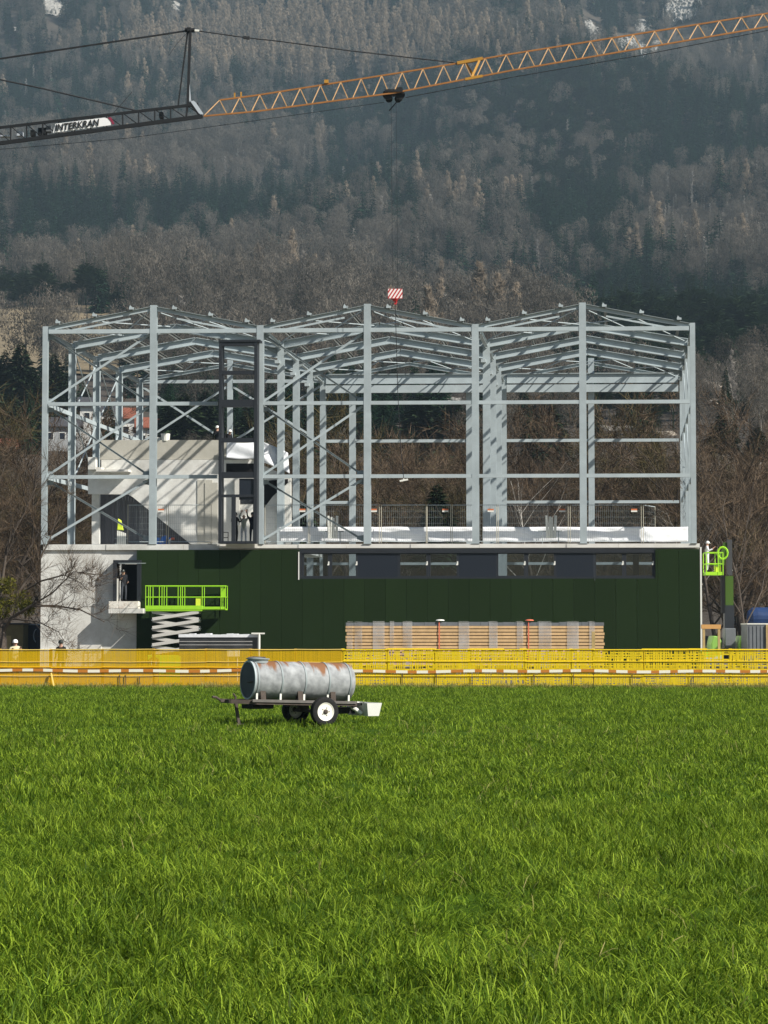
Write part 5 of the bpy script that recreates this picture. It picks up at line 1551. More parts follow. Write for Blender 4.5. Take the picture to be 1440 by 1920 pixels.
# ---- instanced stuff through geometry nodes
def scatter(name, P, R, Sc, idx, sources, label=None, kind='stuff'):
    col = bpy.data.collections.new(name + '_sources')
    for i, me in enumerate(sources):
        col.objects.link(bpy.data.objects.new('%s_source_%02d' % (name, i), me))
    me = bpy.data.meshes.new(name)
    n = len(P)
    me.vertices.add(n); me.vertices.foreach_set('co', np.asarray(P, np.float32).ravel())
    for nm, ty, key, arr in (('rot', 'FLOAT_VECTOR', 'vector', R), ('scl', 'FLOAT_VECTOR', 'vector', Sc), ('idx', 'INT', 'value', idx)):
        a = me.attributes.new(nm, ty, 'POINT')
        a.data.foreach_set(key, np.ascontiguousarray(arr, np.int32 if ty == 'INT' else np.float32).ravel())
    me.update()
    ob = put(name, me)
    ng = bpy.data.node_groups.new(name, 'GeometryNodeTree')
    ng.interface.new_socket('Geometry', in_out='INPUT', socket_type='NodeSocketGeometry')
    ng.interface.new_socket('Geometry', in_out='OUTPUT', socket_type='NodeSocketGeometry')
    N, L = ng.nodes.new, ng.links.new
    gi, go = N('NodeGroupInput'), N('NodeGroupOutput')
    ci = N('GeometryNodeCollectionInfo'); ci.inputs['Collection'].default_value = col
    ci.inputs['Separate Children'].default_value = True; ci.inputs['Reset Children'].default_value = True
    ip_ = N('GeometryNodeInstanceOnPoints'); ip_.inputs['Pick Instance'].default_value = True
    def attr(nm, ty):
        a = N('GeometryNodeInputNamedAttribute'); a.data_type = ty; a.inputs['Name'].default_value = nm
        return a.outputs['Attribute']
    e = N('FunctionNodeEulerToRotation')
    L(attr('rot', 'FLOAT_VECTOR'), e.inputs[0]); L(e.outputs[0], ip_.inputs['Rotation'])
    L(attr('scl', 'FLOAT_VECTOR'), ip_.inputs['Scale']); L(attr('idx', 'INT'), ip_.inputs['Instance Index'])
    L(gi.outputs[0], ip_.inputs['Points']); L(ci.outputs[0], ip_.inputs['Instance']); L(ip_.outputs[0], go.inputs[0])
    md = ob.modifiers.new('scatter', 'NODES'); md.node_group = ng
    tag(ob, label, None, None, kind)
    return ob

# ================================================================== forest on the mountain
g = np.random.default_rng(21)
src = ([far_bare(100 + i, 20, 5.2, 1500, M['twig_grey']) for i in range(5)]                      # 0-4
       + [far_bare(120 + i, 24, 4.4, 1400, M['twig_larch'], 'larch') for i in range(4)]          # 5-8
       + [conifer(140 + i, 25, 4.2, 20, 26, M['conifer'], thin=.20) for i in range(5)]                    # 9-13
       + [conifer(160 + i, 20, 4.2, 24, 40, M['pine'], -.1, True, thin=.2) for i in range(3)]             # 14-16
       + [far_bare(180 + i, 19, 2.0, 220, M['twig_birch'], 'larch') for i in range(2)])          # 17-18
src_near = ([far_bare(200 + i, 20, 5.0, 3600, M['twig_grey'], fine=.30) for i in range(5)] + [far_bare(220 + i, 24, 4.4, 3600, M['twig_larch'], 'larch', fine=.30) for i in range(4)]
            + [conifer(240 + i, 25, 4.4, 36, 46, M['conifer'], thin=.13) for i in range(5)] + [conifer(260 + i, 20, 4.2, 36, 70, M['pine'], -.1, True, thin=.13) for i in range(3)]
            + [far_bare(280 + i, 19, 2.0, 900, M['twig_birch'], 'larch', fine=.3) for i in range(2)])
def pix_patch(px, py, cx, cy, rx, ry):
    return np.exp(-(((px - cx) / rx) ** 2 + ((py - cy) / ry) ** 2) ** 1.5)
def vnoise(x, y, s, seed):
    r = np.random.default_rng(seed); out = 0
    for k in range(6):
        a = r.random() * 6.28; f_ = (.7 + r.random()) / s; out = out + np.sin((x * math.cos(a) + y * math.sin(a)) * f_ + r.random() * 6.28 + 1.2 * np.sin((x * math.sin(a) - y * math.cos(a)) * f_ * .6))
    return out / 6 + .0
rows = []
Y = 312.0
pts = []
while Y < 2440:
    sp_ = 7.4 + 1.2 * min(1, Y / 1500)
    hw = .169 * Y * 1.22 + 25
    n = int(2 * hw / sp_)
    xs = np.linspace(-hw, hw, n) + g.normal(size=n) * sp_ * .35
    ys = Y + g.normal(size=n) * sp_ * .4
    pts.append(np.stack([xs, ys], 1))
    Y += sp_ * (1.25 if Y > 500 else 1.6)
pts = np.concatenate(pts)
x, y = pts[:, 0], pts[:, 1]
z = height(x, y)
px, py = pix(x, y, z + 8)
con = .56 + .68 * vnoise(x, y, 60, 3) + .45 * vnoise(x, y, 18, 4)
for (cx, cy, rx, ry, v_) in ((600, 78, 340, 58, -1.7), (150, 170, 260, 90, .55), (90, 30, 170, 60, .5), (700, 300, 190, 110, .5), (1090, 395, 110, 55, 1.0), (220, 405, 250, 35, .7),
                             (1310, 625, 240, 95, 1.6), (1090, 230, 170, 130, .45), (1350, 240, 130, 120, .4), (300, 305, 230, 55, -1.1), (1330, 415, 170, 45, -1.1), (640, 480, 560, 50, -.30),
                             (60, 560, 180, 45, .5), (1360, 770, 120, 60, -.9), (640, 720, 130, 40, .3), (1230, 30, 150, 40, -.1)):
    con = con + v_ * pix_patch(px, py, cx, cy, rx, ry)
isc = con + g.normal(size=len(x)) * .34 > .5
lar = pix_patch(px, py, 600, 80, 380, 70) * 1.6 - .02 + .5 * vnoise(x, y, 45, 9)
pine = pix_patch(px, py, 1290, 640, 240, 110) + pix_patch(px, py, 60, 560, 170, 60) * 1.4 + pix_patch(px, py, 1000, 250, 220, 130) * .6
r1, r2 = g.random(len(x)), g.random(len(x))
idx = np.where(isc, np.where(r1 < pine, 14 + (r2 * 3).astype(int), 9 + (r2 * 5).astype(int)),
               np.where(r1 < lar * .8, 5 + (r2 * 4).astype(int), np.where(r1 > .95 - .3 * pix_patch(px, py, 1330, 420, 200, 60), 17 + (r2 * 2).astype(int), (r2 * 5).astype(int))))
sc = (.80 + .55 * g.random(len(x))) * np.interp(y, [312, 420, 700], [.50, .66, 1.0])
sc = sc * np.where((px > 1180) & (np.abs(py - 415) < 45), .62, 1)
keep = np.ones(len(x), bool)
sc = np.where((idx > 8) & (idx < 17) & (y < 1100), sc * .72, sc)
keep &= ~((px < 300) & (y < 566) & (r2 > .16))
top_py = pix(x, y, z + 22 * sc)[1]
keep &= ~((px < 268) & (y > 620) & (y < 845 - .42 * np.clip(px, 0, 300)))                 # open hill meadow
keep &= ~((x < -66) & (x > -160) & (y > 560) & (y <= 600) & (g.random(len(x)) < .9))
ROCKS = [(100, 8, 22, 30, 'rock', 'pale cliff face at the top left of the wooded mountain'), (1112, 82, 22, 52, 'rock', 'tall pale cliff face just below the end of the crane jib'),
         (1185, 105, 34, 40, 'rock', 'broad pale cliff face under the crane jib'), (1280, 16, 30, 34, 'rock', 'pale cliff face at the top right of the mountain'), (1232, 84, 14, 16, 'rock', 'small pale crag between two cliff faces'), (1205, 48, 12, 16, 'rock', 'small pale crag above the crane jib'),
         (25, 58, 7, 10, 'rock', 'small pale crag near the left edge of the mountain'), (332, 12, 12, 10, 'rock', 'small pale crag at the top of the mountain'),
         (1345, 725, 14, 34, 'rock_tan', 'tan rock gully on the slope right of the hall'), (1326, 752, 16, 12, 'rock_tan', 'tan boulders at the foot of the rock gully'), (1412, 690, 34, 6, 'rock_tan', 'low tan rock line at the right edge of the slope'),
         (1150, 806, 38, 12, 'rock', 'white rock face seen through the right bay of the hall'), (1240, 815, 22, 7, 'rock_tan', 'low tan rocks right of the white rock face'), (860, 752, 16, 6, 'rock', 'pale rocks seen through the middle bay')]
ys_t = np.concatenate([np.linspace(300, 2440, 2600)])
def hit(pxx, pyy):
    d = ray(pxx, pyy)
    X = d.x / d.y * ys_t; Z = EYE.z + d.z / d.y * ys_t
    hh_ = height(X, ys_t)
    k = np.argmax(hh_ > Z)
    return (float(X[k]), float(ys_t[k]), float(hh_[k])) if hh_[k] > Z[k] else None
RP = []
for (a, b, rx, ry, mm, lab) in ROCKS:
    p = hit(a, b)
    if p is None: continue
    RP.append((p, rx, ry, mm, lab))
    s = p[1] / F
    keep &= ~((np.abs(px - a) < rx * .85) & (y < p[1] + ry * s * 3.2) & (top_py < b + ry * .9) & (y > p[1] - 170))
P = np.stack([x, y, z - .4], 1)[keep]; idx = idx[keep]; sc = sc[keep]
Rm = np.stack([g.normal(size=len(P)) * .03, g.normal(size=len(P)) * .03, g.random(len(P)) * 6.28], 1)
Sm = np.stack([sc * (.9 + .3 * g.random(len(P))), sc * (.9 + .3 * g.random(len(P))), sc * (.85 + .3 * g.random(len(P)))], 1)
Sm[(idx > 4) & (idx < 14), 2] *= 1.0
# the nearest trees of the slope are things of their own
order = np.argsort(P[:, 1])
NEAR = order[:280]
for i in NEAR:
    k = int(idx[i])
    nm, lab, gr = (('bare_tree', 'bare grey brown tree low on the wooded slope behind the hall', 'bare trees low on the slope') if k < 9 or k > 16 else
                   ('conifer', 'dark green conifer low on the wooded slope behind the hall', 'conifers low on the slope') if k < 14 else
                   ('pine_tree', 'olive green pine with a bare stem low on the slope', 'pines low on the slope'))
    o = put(nm, src_near[k], None, P[i], Rm[i], Sm[i])
    tag(o, lab, 'tree', gr)
rest = np.setdiff1d(np.arange(len(P)), NEAR)
scatter('mountain_forest', P[rest], Rm[rest], Sm[rest], idx[rest], src, 'mixed bare and evergreen forest covering the mountainside')

# ---- cliffs and boulders: jagged faces standing out of the slope
from mathutils import noise
for n_, (p, rx, ry, mm, lab) in enumerate(RP):
    s = p[1] / F
    w, h = rx * s, ry * s
    nx, ny = max(10, min(46, int(rx * 1.1))), max(8, min(46, int(ry * 1.1)))
    a_big = p[1] > 1500 and rx > 20 and p[0] > 100
    mb = MB()
    for j in range(ny + 1):
        for i in range(nx + 1):
            a, b = i / nx * 2 - 1, j / ny * 2 - 1
            q_ = Vector((a * w / 6 + n_ * 7.3, b * h / 6, n_ * 3.1))
            e = noise.noise(q_ * 1.7) * .45 + noise.noise(q_ * 4) * .22
            rr = max(0, 1.2 - (a * a + b * b) ** .5 + e * (.75 if a_big else 1.1))
            X = p[0] + a * w * 1.25 + noise.noise(q_ * 3 + Vector((5, 0, 0))) * w * .12
            Zv = p[2] + b * h * 1.25
            yy = p[1] + (b * h * 1.25) / max(.3, (height(p[0], p[1] + 10) - height(p[0], p[1] - 10)) / 20)
            yy = min(yy, 2470)
            gz = float(height(X, yy))
            d = (min(1, rr * 2.6) * 1.3 - (.08 if a_big else .46)) * min(9, max(1.2, w * .35)) * (1 + noise.noise(q_ * 6) * .5)
            if a_big and rr > .12: d += 2.6
            mb.v.append((X, yy - d * .75, gz + d * .45))
    for j in range(ny):
        for i in range(nx):
            c_ = j * (nx + 1) + i; mb.f.append((c_, c_ + 1, c_ + nx + 2, c_ + nx + 1))
    tag(mb.build('rock_outcrop', M[mm], None, world=True), lab, 'rock', 'pale rocks on the slope')

# ================================================================== near trees
def bare_tree_meshes(seed, h, spread, nl=(5, 5, 5), tw=900, m_twig=None, m_bark=None, trunk_r=None, lean=0.0, fork=.25):
    """trunk with limbs, and a crown of fine twigs; both as meshes at the origin"""
    r = random.Random(seed); g_ = np.random.default_rng(seed)
    wood = MB(); tips = []
    def grow(p, d, ln, rad, level):
        n = 4
        pts_ = [Vector(p)]; rads = [rad]
        dd = Vector(d)
        for i in range(n):
            dd = (dd + Vector((r.gauss(0, .13), r.gauss(0, .13), r.gauss(.03, .08)))).normalized()
            pts_.append(pts_[-1] + dd * ln / n); rads.append(rad * (1 - .72 * (i + 1) / n))
        wood.tube(pts_, rads, 6 if level == 0 else 4 if level == 1 else 3, cap=False)
        if level >= 1:
            for q in range(1, n + 1): tips.append((pts_[q], (pts_[q] - pts_[q - 1]).normalized(), ln))
        if level < len(nl):
            for k in range(nl[level]):
                t = fork + (1 - fork) * (k + r.random()) / nl[level] if level == 0 else .2 + .8 * (k + r.random()) / nl[level]
                j = min(n - 1, int(t * n)); base_ = pts_[j].lerp(pts_[j + 1], t * n - j)
                a = r.random() * 6.28
                side = Vector((math.cos(a), math.sin(a), 0))
                side = (side - dd * side.dot(dd)).normalized()
                an = r.uniform(.5, 1.0)
                nd = ((pts_[j + 1] - pts_[j]).normalized() * math.cos(an) + side * math.sin(an) * spread).normalized()
                nd = (nd + Vector((0, 0, .18))).normalized()
                grow(base_, nd, ln * r.uniform(.42, .62), rads[j] * .55, level + 1)
    grow((0, 0, 0), Vector((lean, 0, 1)).normalized(), h * .82, trunk_r or h * .014, 0)
    k = len(tips)
    sel = g_.integers(0, k, tw)
    P_ = np.array([tips[i][0][:] for i in sel]) + g_.normal(size=(tw, 3)) * h * .008
    D_ = unit(np.array([tips[i][1][:] for i in sel]) + g_.normal(size=(tw, 3)) * .6 + np.array([0, 0, .25]))
    L_ = h * (.05 + .08 * g_.random(tw)); W_ = np.full(tw, h * .0021) * (.6 + .8 * g_.random(tw))
    V_, F_, T = slivers(P_, D_, L_, W_, g_, g_.random(tw))
    return wood.mesh('trunk', m_bark or M['bark'], smooth=True), np_mesh('crown', V_, F_, T, m_twig or M['twig_brown'], 3)

def tree(name, label, cat, loc, rz, meshes, sc_=1.0, group=None):
    t_ = thing(name, label, cat, loc, rz, group)
    t_.scale = (sc_, sc_, sc_) if not hasattr(sc_, '__len__') else sc_
    put('trunk', meshes[0], t_); put('crown', meshes[1], t_)
    return t_

# thicket of bare trees right behind the hall
vari = [bare_tree_meshes(300 + i, 13, 1.1, (8, 6, 4), 5200, M['twig_brown'] if i % 3 else M['twig_ochre'], fork=.08) for i in range(6)]
rr = random.Random(5)
k = 0
for Yr, step in ((176, 4.6), (192, 4.4), (210, 4.4), (228, 4.6)):
    X = -.20 * Yr
    while X < .20 * Yr:
        xx, yy = X + rr.uniform(-1, 1), Yr + rr.uniform(-5, 5)
        X += step * rr.uniform(.8, 1.2)
        ppx = 720 + xx / yy * F
        s = rr.uniform(.95, 1.32)
        if 90 < ppx < 470: s *= .92
        tree('bare_tree', 'bare brown tree in the dense thicket behind the hall', 'tree', (xx, yy, 0), rr.random() * 6.28, vari[k % 6], (s * 1.1, s * 1.1, s), 'bare brown trees behind the hall')
        k += 1
# a second bank up on the terrace edge
for Yr in (262, 300):
    X = -.19 * Yr
    while X < .19 * Yr:
        xx, yy = X + rr.uniform(-2, 2), Yr + rr.uniform(-8, 8)
        X += 6.5 * rr.uniform(.8, 1.25)
        s = rr.uniform(.5, .72)
        if xx / yy * F + 720 < 470: continue
        tree('bare_tree', 'bare brown tree on the bank above the thicket', 'tree', (xx, yy, float(height(xx, yy)) - .2), rr.random() * 6.28, vari[k % 6], s, 'bare trees on the bank')
        k += 1
# pale birches
dark_t = bare_tree_meshes(431, 14, .8, (9, 4, 2), 900, M['twig_brown'], M['bark'], .11, .02, .2)
birch = [bare_tree_meshes(400 + i, 14, .6, (7, 3), 500, M['twig_grey'], M['bark_pale'], .10, .06 * (i - 1), .35) for i in range(3)]
for i, (ppx, Yb_, base_z, s, lab) in enumerate(((1011, 168, 0, 1.0, 'white stemmed birch behind the bay left of the right gable post'), (1396, 141, 0, .9, 'slim dark bare tree standing behind the boom lift'),
        (1331, 300, 17, .72, 'thin pale birch just right of the hall corner'), (1352, 305, 18, .62, 'thin pale birch beside the dark round conifer'), (1393, 308, 18, .95, 'slender pale birch, second from the right edge'), (1418, 300, 17, 1.0, 'tallest pale birch at the right edge'),
        (1265, 172, 0, .75, 'thin birch leaning behind the right wall of the hall'), (925, 172, 0, .7, 'thin birch behind the inner columns'), (745, 174, 0, .72, 'bare pale tree behind the middle bay'))):
    X = at(ppx, 1100, Yb_).x
    tree('birch_tree' if i != 1 else 'bare_tree', lab, 'tree', (X, Yb_, float(height(X, Yb_)) - .1), i * 1.7, birch[i % 3] if i != 1 else dark_t, s, 'pale birches')
# dark conifers near the hall
cm = [(conifer(500 + i, 17, 4.6, 36, 90, M['conifer_near'], .12, False, .2, .62)) for i in range(4)]
def conifer_tree(ppx, ppy_top, ppy_base, Yc_, i, lab, wide=1.0):
    b_ = at(ppx, ppy_base, Yc_); t_ = at(ppx, ppy_top, Yc_)
    s = (t_.z - b_.z) / 17
    th = thing('conifer', lab, 'tree', (b_.x, Yc_, b_.z), i * 1.3, 'dark conifers near the hall')
    me = cm[i % 4]
    put('crown', me, th, scale=(s * wide, s * wide, s))
    mb = MB(); mb.tube([(0, 0, min(0, float(height(b_.x, Yc_)) - b_.z) - .3), (0, 0, 17 * s * .9)], [.3 * s, .05], 7); mb.build('trunk', M['bark'], th)
for i, a in enumerate(((8, 655, 835, 402, 'dark conifer cut by the left edge', 1.0), (38, 640, 832, 400, 'tallest dark conifer left of the hall', 1.15), (64, 690, 832, 392, 'dark conifer with a broad skirt left of the corner column', 1.1), (-14, 700, 835, 390, 'dark conifer mostly outside the left edge', 1.1),
        (100, 662, 830, 405, 'dark conifer just behind the left corner column', 1.1), (124, 700, 830, 395, 'dark conifer behind the side columns', 1.1), (20, 735, 838, 380, 'small yellowish conifer at the foot of the tall ones', 1.3), (160, 725, 830, 400, 'low dark conifer behind the second side column', 1.3),
        (345, 735, 850, 330, 'dark conifer behind the left span above the stair block', 1.6), (385, 730, 850, 335, 'dark conifer left of the tall black frame', 1.5), (465, 760, 870, 320, 'dark conifer behind the front column by the tall frame', 1.5), (315, 750, 850, 330, 'dark bushy conifer behind the second front column', 1.6),
        (790, 738, 870, 340, 'dark evergreen in the middle bay', 1.9), (850, 748, 880, 338, 'dark evergreen beside the rear door post', 1.9), (1030, 750, 890, 330, 'dark evergreen left of the right gable post', 1.4), (820, 905, 1060, 166, 'low dark evergreen bush behind the mesh fence', 1.2),
        (1352, 775, 850, 285, 'dark round conifer right of the hall', 1.6), (1420, 800, 865, 282, 'dark low conifer at the right edge', 1.8), (575, 930, 1060, 166, 'dark evergreen behind the crossed braces', 1.0))):
    conifer_tree(a[0], a[1], a[2], a[3], i, a[4], a[5])

# the bare tree leaning over the concrete wall at the left
Yt_ = 108.0
tb = at(4, 1268, Yt_); tb.z = 0
lt = thing('bare_tree', 'bare spreading tree at the left with branches across the concrete wall', 'tree', tb)
r = random.Random(12)
w_ = MB(); tips = []
def limb(pts_, rad, level):
    pts_ = [Vector(p_) for p_ in pts_]
    n = len(pts_)
    w_.tube(pts_, [rad * .72 * (1 - .78 * i / (n - 1)) for i in range(n)], 6 if level == 0 else 4 if level == 1 else 3, cap=False)
    L_ = sum((pts_[i + 1] - pts_[i]).length for i in range(n - 1))
    if level >= 1: tips.extend([(pts_[i], (pts_[i] - pts_[i - 1]).normalized()) for i in range(1, n)])
    if level >= 3: return
    for k in range((9, 6, 5)[level]):
        t = .18 + .8 * (k + r.random()) / (9, 6, 5)[level]
        f_ = t * (n - 1); j = min(n - 2, int(f_)); p_ = pts_[j].lerp(pts_[j + 1], f_ - j)
        d = (pts_[j + 1] - pts_[j]).normalized()
        d = (d + Vector((r.gauss(0, .55), r.gauss(0, .5), r.gauss(.22, .5)))).normalized()
        ln = L_ * r.uniform(.25, .5) * (1 - .35 * t)
        q_ = [p_]
        for s in range(3):
            d = (d + Vector((r.gauss(.03, .18), r.gauss(0, .18), r.gauss(.06, .18)))).normalized(); q_.append(q_[-1] + d * ln / 3)
        limb(q_, rad * (1 - .75 * t) * .55, level + 1)
def LP(seq): return [at(a, b, Yt_ + c) for a, b, c in seq]
w_.tube([tb, at(3, 1200, Yt_), at(-2, 1160, Yt_)], [.30, .25, .20], 9, cap=False)
for seq, rad in (([(2, 1190, 0), (20, 1160, -.4), (58, 1136, -.8), (105, 1136, -1), (150, 1143, -1.2), (196, 1166, -1.4)], .13), ([(2, 1170, 0), (30, 1118, .4), (62, 1070, .6), (92, 1015, .8), (108, 965, 1)], .12),
                 ([(-2, 1160, 0), (4, 1090, .5), (14, 1020, .8), (44, 965, 1), (70, 905, 1.2)], .13), ([(30, 1118, .4), (75, 1090, -.5), (120, 1078, -.9), (150, 1092, -1.2), (168, 1112, -1.4)], .075),
                 ([(58, 1136, -.8), (98, 1112, -1.2), (138, 1072, -1.6), (190, 1078, -1.8)], .07), ([(-2, 1160, 0), (-40, 1080, 0), (-70, 990, .3), (-85, 900, .3)], .14), ([(-2, 1165, 0), (-70, 1110, -.5), (-140, 1080, -.6), (-190, 1095, -1)], .13),
                 ([(20, 1160, -.4), (70, 1165, -1.6), (110, 1185, -2), (122, 1205, -2.2)], .06), ([(4, 1090, .5), (-20, 1010, 1.5), (-10, 930, 2), (10, 870, 2.2)], .10)):
    limb(LP(seq), rad, 0)
w_.build('trunk', M['bark'], lt, world=True, smooth=True)
g_ = np.random.default_rng(3)
n = 4600
sel = g_.integers(0, len(tips), n)
P_ = np.array([tips[i][0][:] for i in sel]); D_ = unit(np.array([tips[i][1][:] for i in sel]) + g_.normal(size=(n, 3)) * .36 + np.array([0, 0, .10]))
V_, F_, T = slivers(P_, D_, .45 + .85 * g_.random(n), .014 * (.6 + .8 * g_.random(n)), g_, g_.random(n))
put('crown', np_mesh('crown', V_ - np.array(tb), F_, T, M['twig_brown'], 3), lt)
for ppx, ppy, s in ((36, 1128, .55), (14, 1098, .4), (52, 1140, .35), (5, 1140, .5)):
    n = 420
    c_ = np.array(at(ppx, ppy, Yt_ - .3)[:])
    D_ = unit(g_.normal(size=(n, 3))); P_ = c_ + D_ * s * g_.random((n, 1)) ** .5
    V_, F_, T = slivers(P_, unit(D_ + g_.normal(size=(n, 3)) * .5), np.full(n, .16), np.full(n, .06), g_, g_.random(n))
    put('mistletoe', np_mesh('mistletoe', V_ - np.array(tb), F_, T, M['moss'], 3), lt)

# ================================================================== houses far behind on the left
def house(ppx0, ppx1, py0, py1, Yh_, wallm, roofm, lab, name='house', gable=.35, wins=3):
    a_, b_ = at(ppx0, py1, Yh_), at(ppx1, py0, Yh_)
    base_ = Vector(((a_.x + b_.x) / 2, Yh_, a_.z))
    t_ = thing(name, lab, 'house', base_, .12)
    w2, hh2 = (b_.x - a_.x) / 2, b_.z - a_.z
    hw_ = hh2 * (1 - gable)
    m = MB(); m.box(-w2, w2, 0, 8, -14, hw_); m.build('wall', wallm, t_)
    m = MB(); m.prism([(-w2 - .5, -.6, hw_ - .15), (-w2 - .5, -.6, hw_ + .02), (-w2 - .5, 4, hh2), (-w2 - .5, 8.6, hw_ + .02), (-w2 - .5, 8.6, hw_ - .15), (-w2 - .5, 4, hh2 - .2)], (2 * w2 + 1, 0, 0)); m.build('roof', roofm, t_)
    for i in range(wins):
        cx_ = -w2 + (i + .5) * 2 * w2 / wins
        m = MB(); m.box(cx_ - .5, cx_ + .5, -.06, -.004, hw_ * .35, hw_ * .35 + 1.2); wn_ = m.build('window', M['white_trim'], t_)
        m = MB(); m.box(cx_ - .42, cx_ + .42, -.09, -.062, hw_ * .35 + .08, hw_ * .35 + 1.12); m.build('pane', M['navy_panel'], wn_)
wm, wm2 = mat('white_render', (.58, .58, .55), .8, 0, .06, 1), mat('grey_render', (.28, .29, .29), .8, 0, .1, 1)
rm, rm2 = mat('dark_grey_tiles', (.055, .055, .06), .8, 0, .15, 2), mat('red_brown_tiles', (.22, .075, .045), .85, 0, .2, 2)
house(84, 150, 778, 838, 372, wm2, rm, 'grey house with dark roof between the left corner column and its neighbour')
house(150, 176, 740, 800, 384, wm, rm, 'pale house upper storey behind the second side column', wins=1)
house(186, 225, 748, 815, 386, wm, rm, 'white house behind the third side column', wins=2)
house(228, 262, 760, 828, 378, wm, rm2, 'white house with red brown roof above the stair block', wins=2)
house(258, 296, 778, 845, 366, wm, rm2, 'white house nearest the second front column', wins=2)
house(-30, 34, 818, 855, 352, wm2, rm2, 'low house with red roof at the left edge under the conifers', gable=.75)
house(1412, 1480, 1012, 1062, 232, wm2, rm2, 'red roofed shed behind the birch at the right edge', gable=.6)

# ================================================================== grass
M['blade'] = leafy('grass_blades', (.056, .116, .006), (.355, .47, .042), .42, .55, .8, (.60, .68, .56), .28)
M['dry'] = leafy('dry_grass_blades', (.20, .20, .05), (.42, .37, .15), .3, .7, None, None, .15)
def clump(seed, n, rad, h0, h1, wid, m_, lean=.55, dry=.05):
    g = np.random.default_rng(seed)
    V_, F_, T = [], [], []
    a = g.random(n) * 6.283; rr_ = rad * np.sqrt(g.random(n))
    hv = h0 + (h1 - h0) * g.random(n) ** 1.5
    for i in range(n):
        bx, by = rr_[i] * math.cos(a[i]), rr_[i] * math.sin(a[i])
        da = g.random() * 6.283
        le = lean * (.2 + g.random()) * hv[i]
        wa = da + 1.57 + g.normal() * .5
        wx, wy = math.cos(wa) * wid * .5, math.sin(wa) * wid * .5
        o = len(V_)
        dx, dy = math.cos(da) * le, math.sin(da) * le
        for t, wf in ((0, .8), (.4, 1.0), (.75, .7)):
            cx_, cy_, cz = bx + dx * t * t, by + dy * t * t, hv[i] * (t - .18 * t * t * lean)
            V_ += [(cx_ - wx * wf, cy_ - wy * wf, cz), (cx_ + wx * wf, cy_ + wy * wf, cz)]
        V_.append((bx + dx, by + dy, hv[i] * (1 - .25 * lean)))
        F_ += [(o, o + 1, o + 3), (o, o + 3, o + 2), (o + 2, o + 3, o + 5), (o + 2, o + 5, o + 4), (o + 4, o + 5, o + 6)]
        tt = g.random() ** 1.6 if g.random() > dry else 1.0  # fully pale share: dry blades plus highlights put into the tint
        T += [tt * .45, tt * .45, tt * .8, tt * .8, tt, tt, tt]  # tint climbs from base to tip, painting lit tips over darker bases
    return np_mesh('grass_clump', V_, F_, T, m_, 3)
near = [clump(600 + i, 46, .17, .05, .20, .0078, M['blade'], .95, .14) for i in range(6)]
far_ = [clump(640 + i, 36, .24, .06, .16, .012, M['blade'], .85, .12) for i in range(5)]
dryc = [clump(680 + i, 40, .22, .12, .34, .012, M['dry'], .6) for i in range(3)]
g = np.random.default_rng(77)
def strip(y0, y1, dens):
    A = .5 * .36 * (y1 * y1 - y0 * y0) + 3 * (y1 - y0)
    n = int(A * dens)
    yy = np.sqrt(y0 * y0 + g.random(n) * (y1 * y1 - y0 * y0))
    xx = (g.random(n) * 2 - 1) * (.18 * yy + 1.5)
    return xx, yy
def grass(name, strips, meshes, smin, smax, label):
    xs_, ys_ = zip(*[strip(*s) for s in strips]); xs_, ys_ = np.concatenate(xs_), np.concatenate(ys_)
    zz = height(xs_, ys_)
    hn = vnoise(xs_, ys_, 1.1, 31) * .5 + vnoise(xs_, ys_, .42, 32) * .4 + vnoise(xs_, ys_, 2.6, 33) * .3
    s = (smin + (smax - smin) * g.random(len(xs_)))
    hs_ = s * np.clip(1 + hn * 1.0, .38, 2.0)
    n = len(xs_)
    # keep the trailer wheels' tracks short
    return scatter(name, np.stack([xs_, ys_, zz - .01], 1), np.stack([g.normal(size=n) * .16, g.normal(size=n) * .16, g.random(n) * 6.283], 1),
                   np.stack([s, s, hs_], 1), (g.random(n) * len(meshes)).astype(int), meshes, label)
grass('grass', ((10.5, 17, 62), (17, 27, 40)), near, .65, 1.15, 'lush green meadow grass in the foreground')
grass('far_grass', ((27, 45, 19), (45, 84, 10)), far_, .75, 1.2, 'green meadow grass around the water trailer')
n = 520
ys_ = np.sqrt(110 + g.random(n) * (38 * 38 - 110)); xs_ = (g.random(n) * 2 - 1) * (.18 * ys_ + 1)
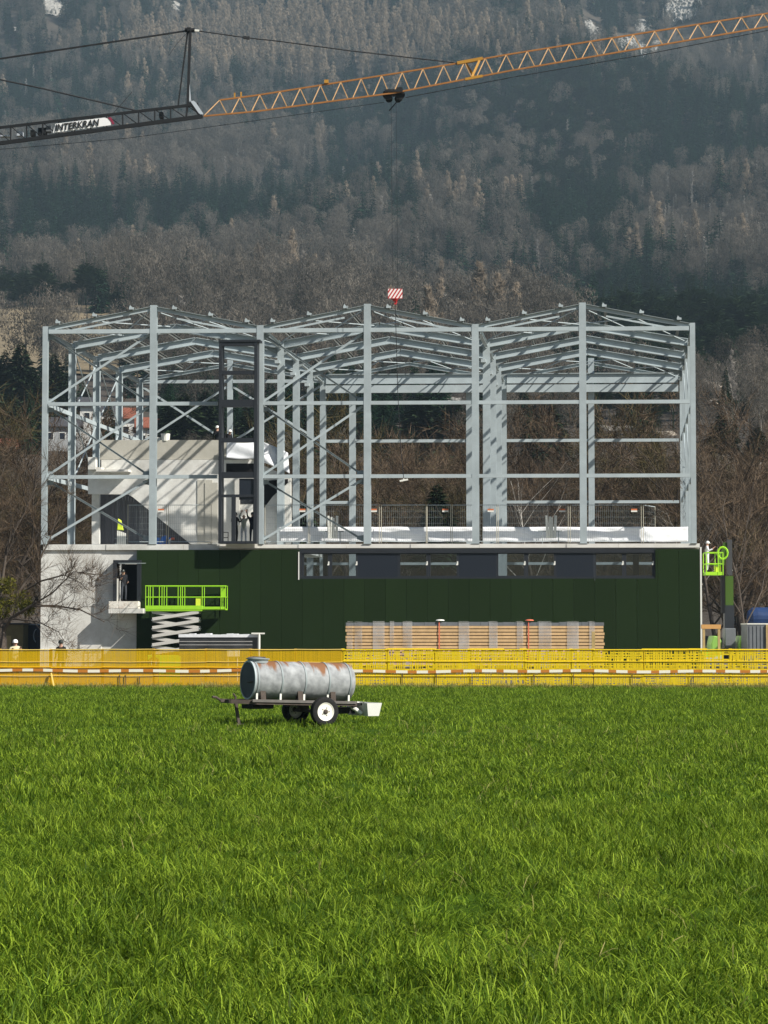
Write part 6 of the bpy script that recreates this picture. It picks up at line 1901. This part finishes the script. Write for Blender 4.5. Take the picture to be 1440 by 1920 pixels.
ok_ = vnoise(xs_, ys_, 1.6, 41) > .05; xs_, ys_ = xs_[ok_], ys_[ok_]; n = len(xs_)
tuft = [clump(710 + i, 60, .15, .12, .30, .008, M['blade'], 1.0, .12) for i in range(4)]
scatter('grass_tussocks', np.stack([xs_, ys_, height(xs_, ys_)], 1), np.stack([g.normal(size=n) * .2, g.normal(size=n) * .2, g.random(n) * 6.28], 1), np.repeat((.7 + .6 * g.random(n))[:, None], 3, 1), (g.random(n) * 4).astype(int), tuft, 'longer grass tufts standing out of the meadow')
n = 420
ys_ = np.sqrt(121 + g.random(n) * (48 * 48 - 121)); xs_ = (g.random(n) * 2 - 1) * (.18 * ys_ + 1)
stalk = [clump(690 + i, 5, .16, .10, .26, .007, M['dry'], 1.1) for i in range(3)]
scatter('dry_stalks', np.stack([xs_, ys_, height(xs_, ys_)], 1), np.stack([g.normal(size=n) * .3, g.normal(size=n) * .3, g.random(n) * 6.28], 1), np.repeat((.6 + .6 * g.random(n))[:, None], 3, 1), (g.random(n) * 3).astype(int), stalk, 'scattered pale dead stalks in the meadow grass')
n = 900
xs_ = (g.random(n) * 2 - 1) * 17; ys_ = 83 + g.normal(size=n) * .35 - .1
scatter('dry_grass', np.stack([xs_, ys_, xs_ * 0], 1), np.stack([g.normal(size=n) * .15, g.normal(size=n) * .15, g.random(n) * 6.28], 1), np.repeat((.45 + .6 * g.random(n))[:, None], 3, 1), (g.random(n) * 3).astype(int), dryc, 'pale dry grass along the foot of the barrier fence')

# ================================================================== air
hz_ = MB(); hz_.box(-1400, 1400, -60, 2600, -2, 960)
hm = bpy.data.materials.new('haze'); hm.use_nodes = True
nt = hm.node_tree; nt.nodes.remove(nt.nodes['Principled BSDF'])
pv = nt.nodes.new('ShaderNodeVolumePrincipled'); pv.inputs['Color'].default_value = (.58, .80, .95, 1); pv.inputs['Density'].default_value = .000098; pv.inputs['Anisotropy'].default_value = 0.0
nt.links.new(pv.outputs[0], nt.nodes['Material Output'].inputs['Volume'])
tag(hz_.build('haze', hm, None, world=True), 'thin blue air over the valley', None, None, 'stuff')
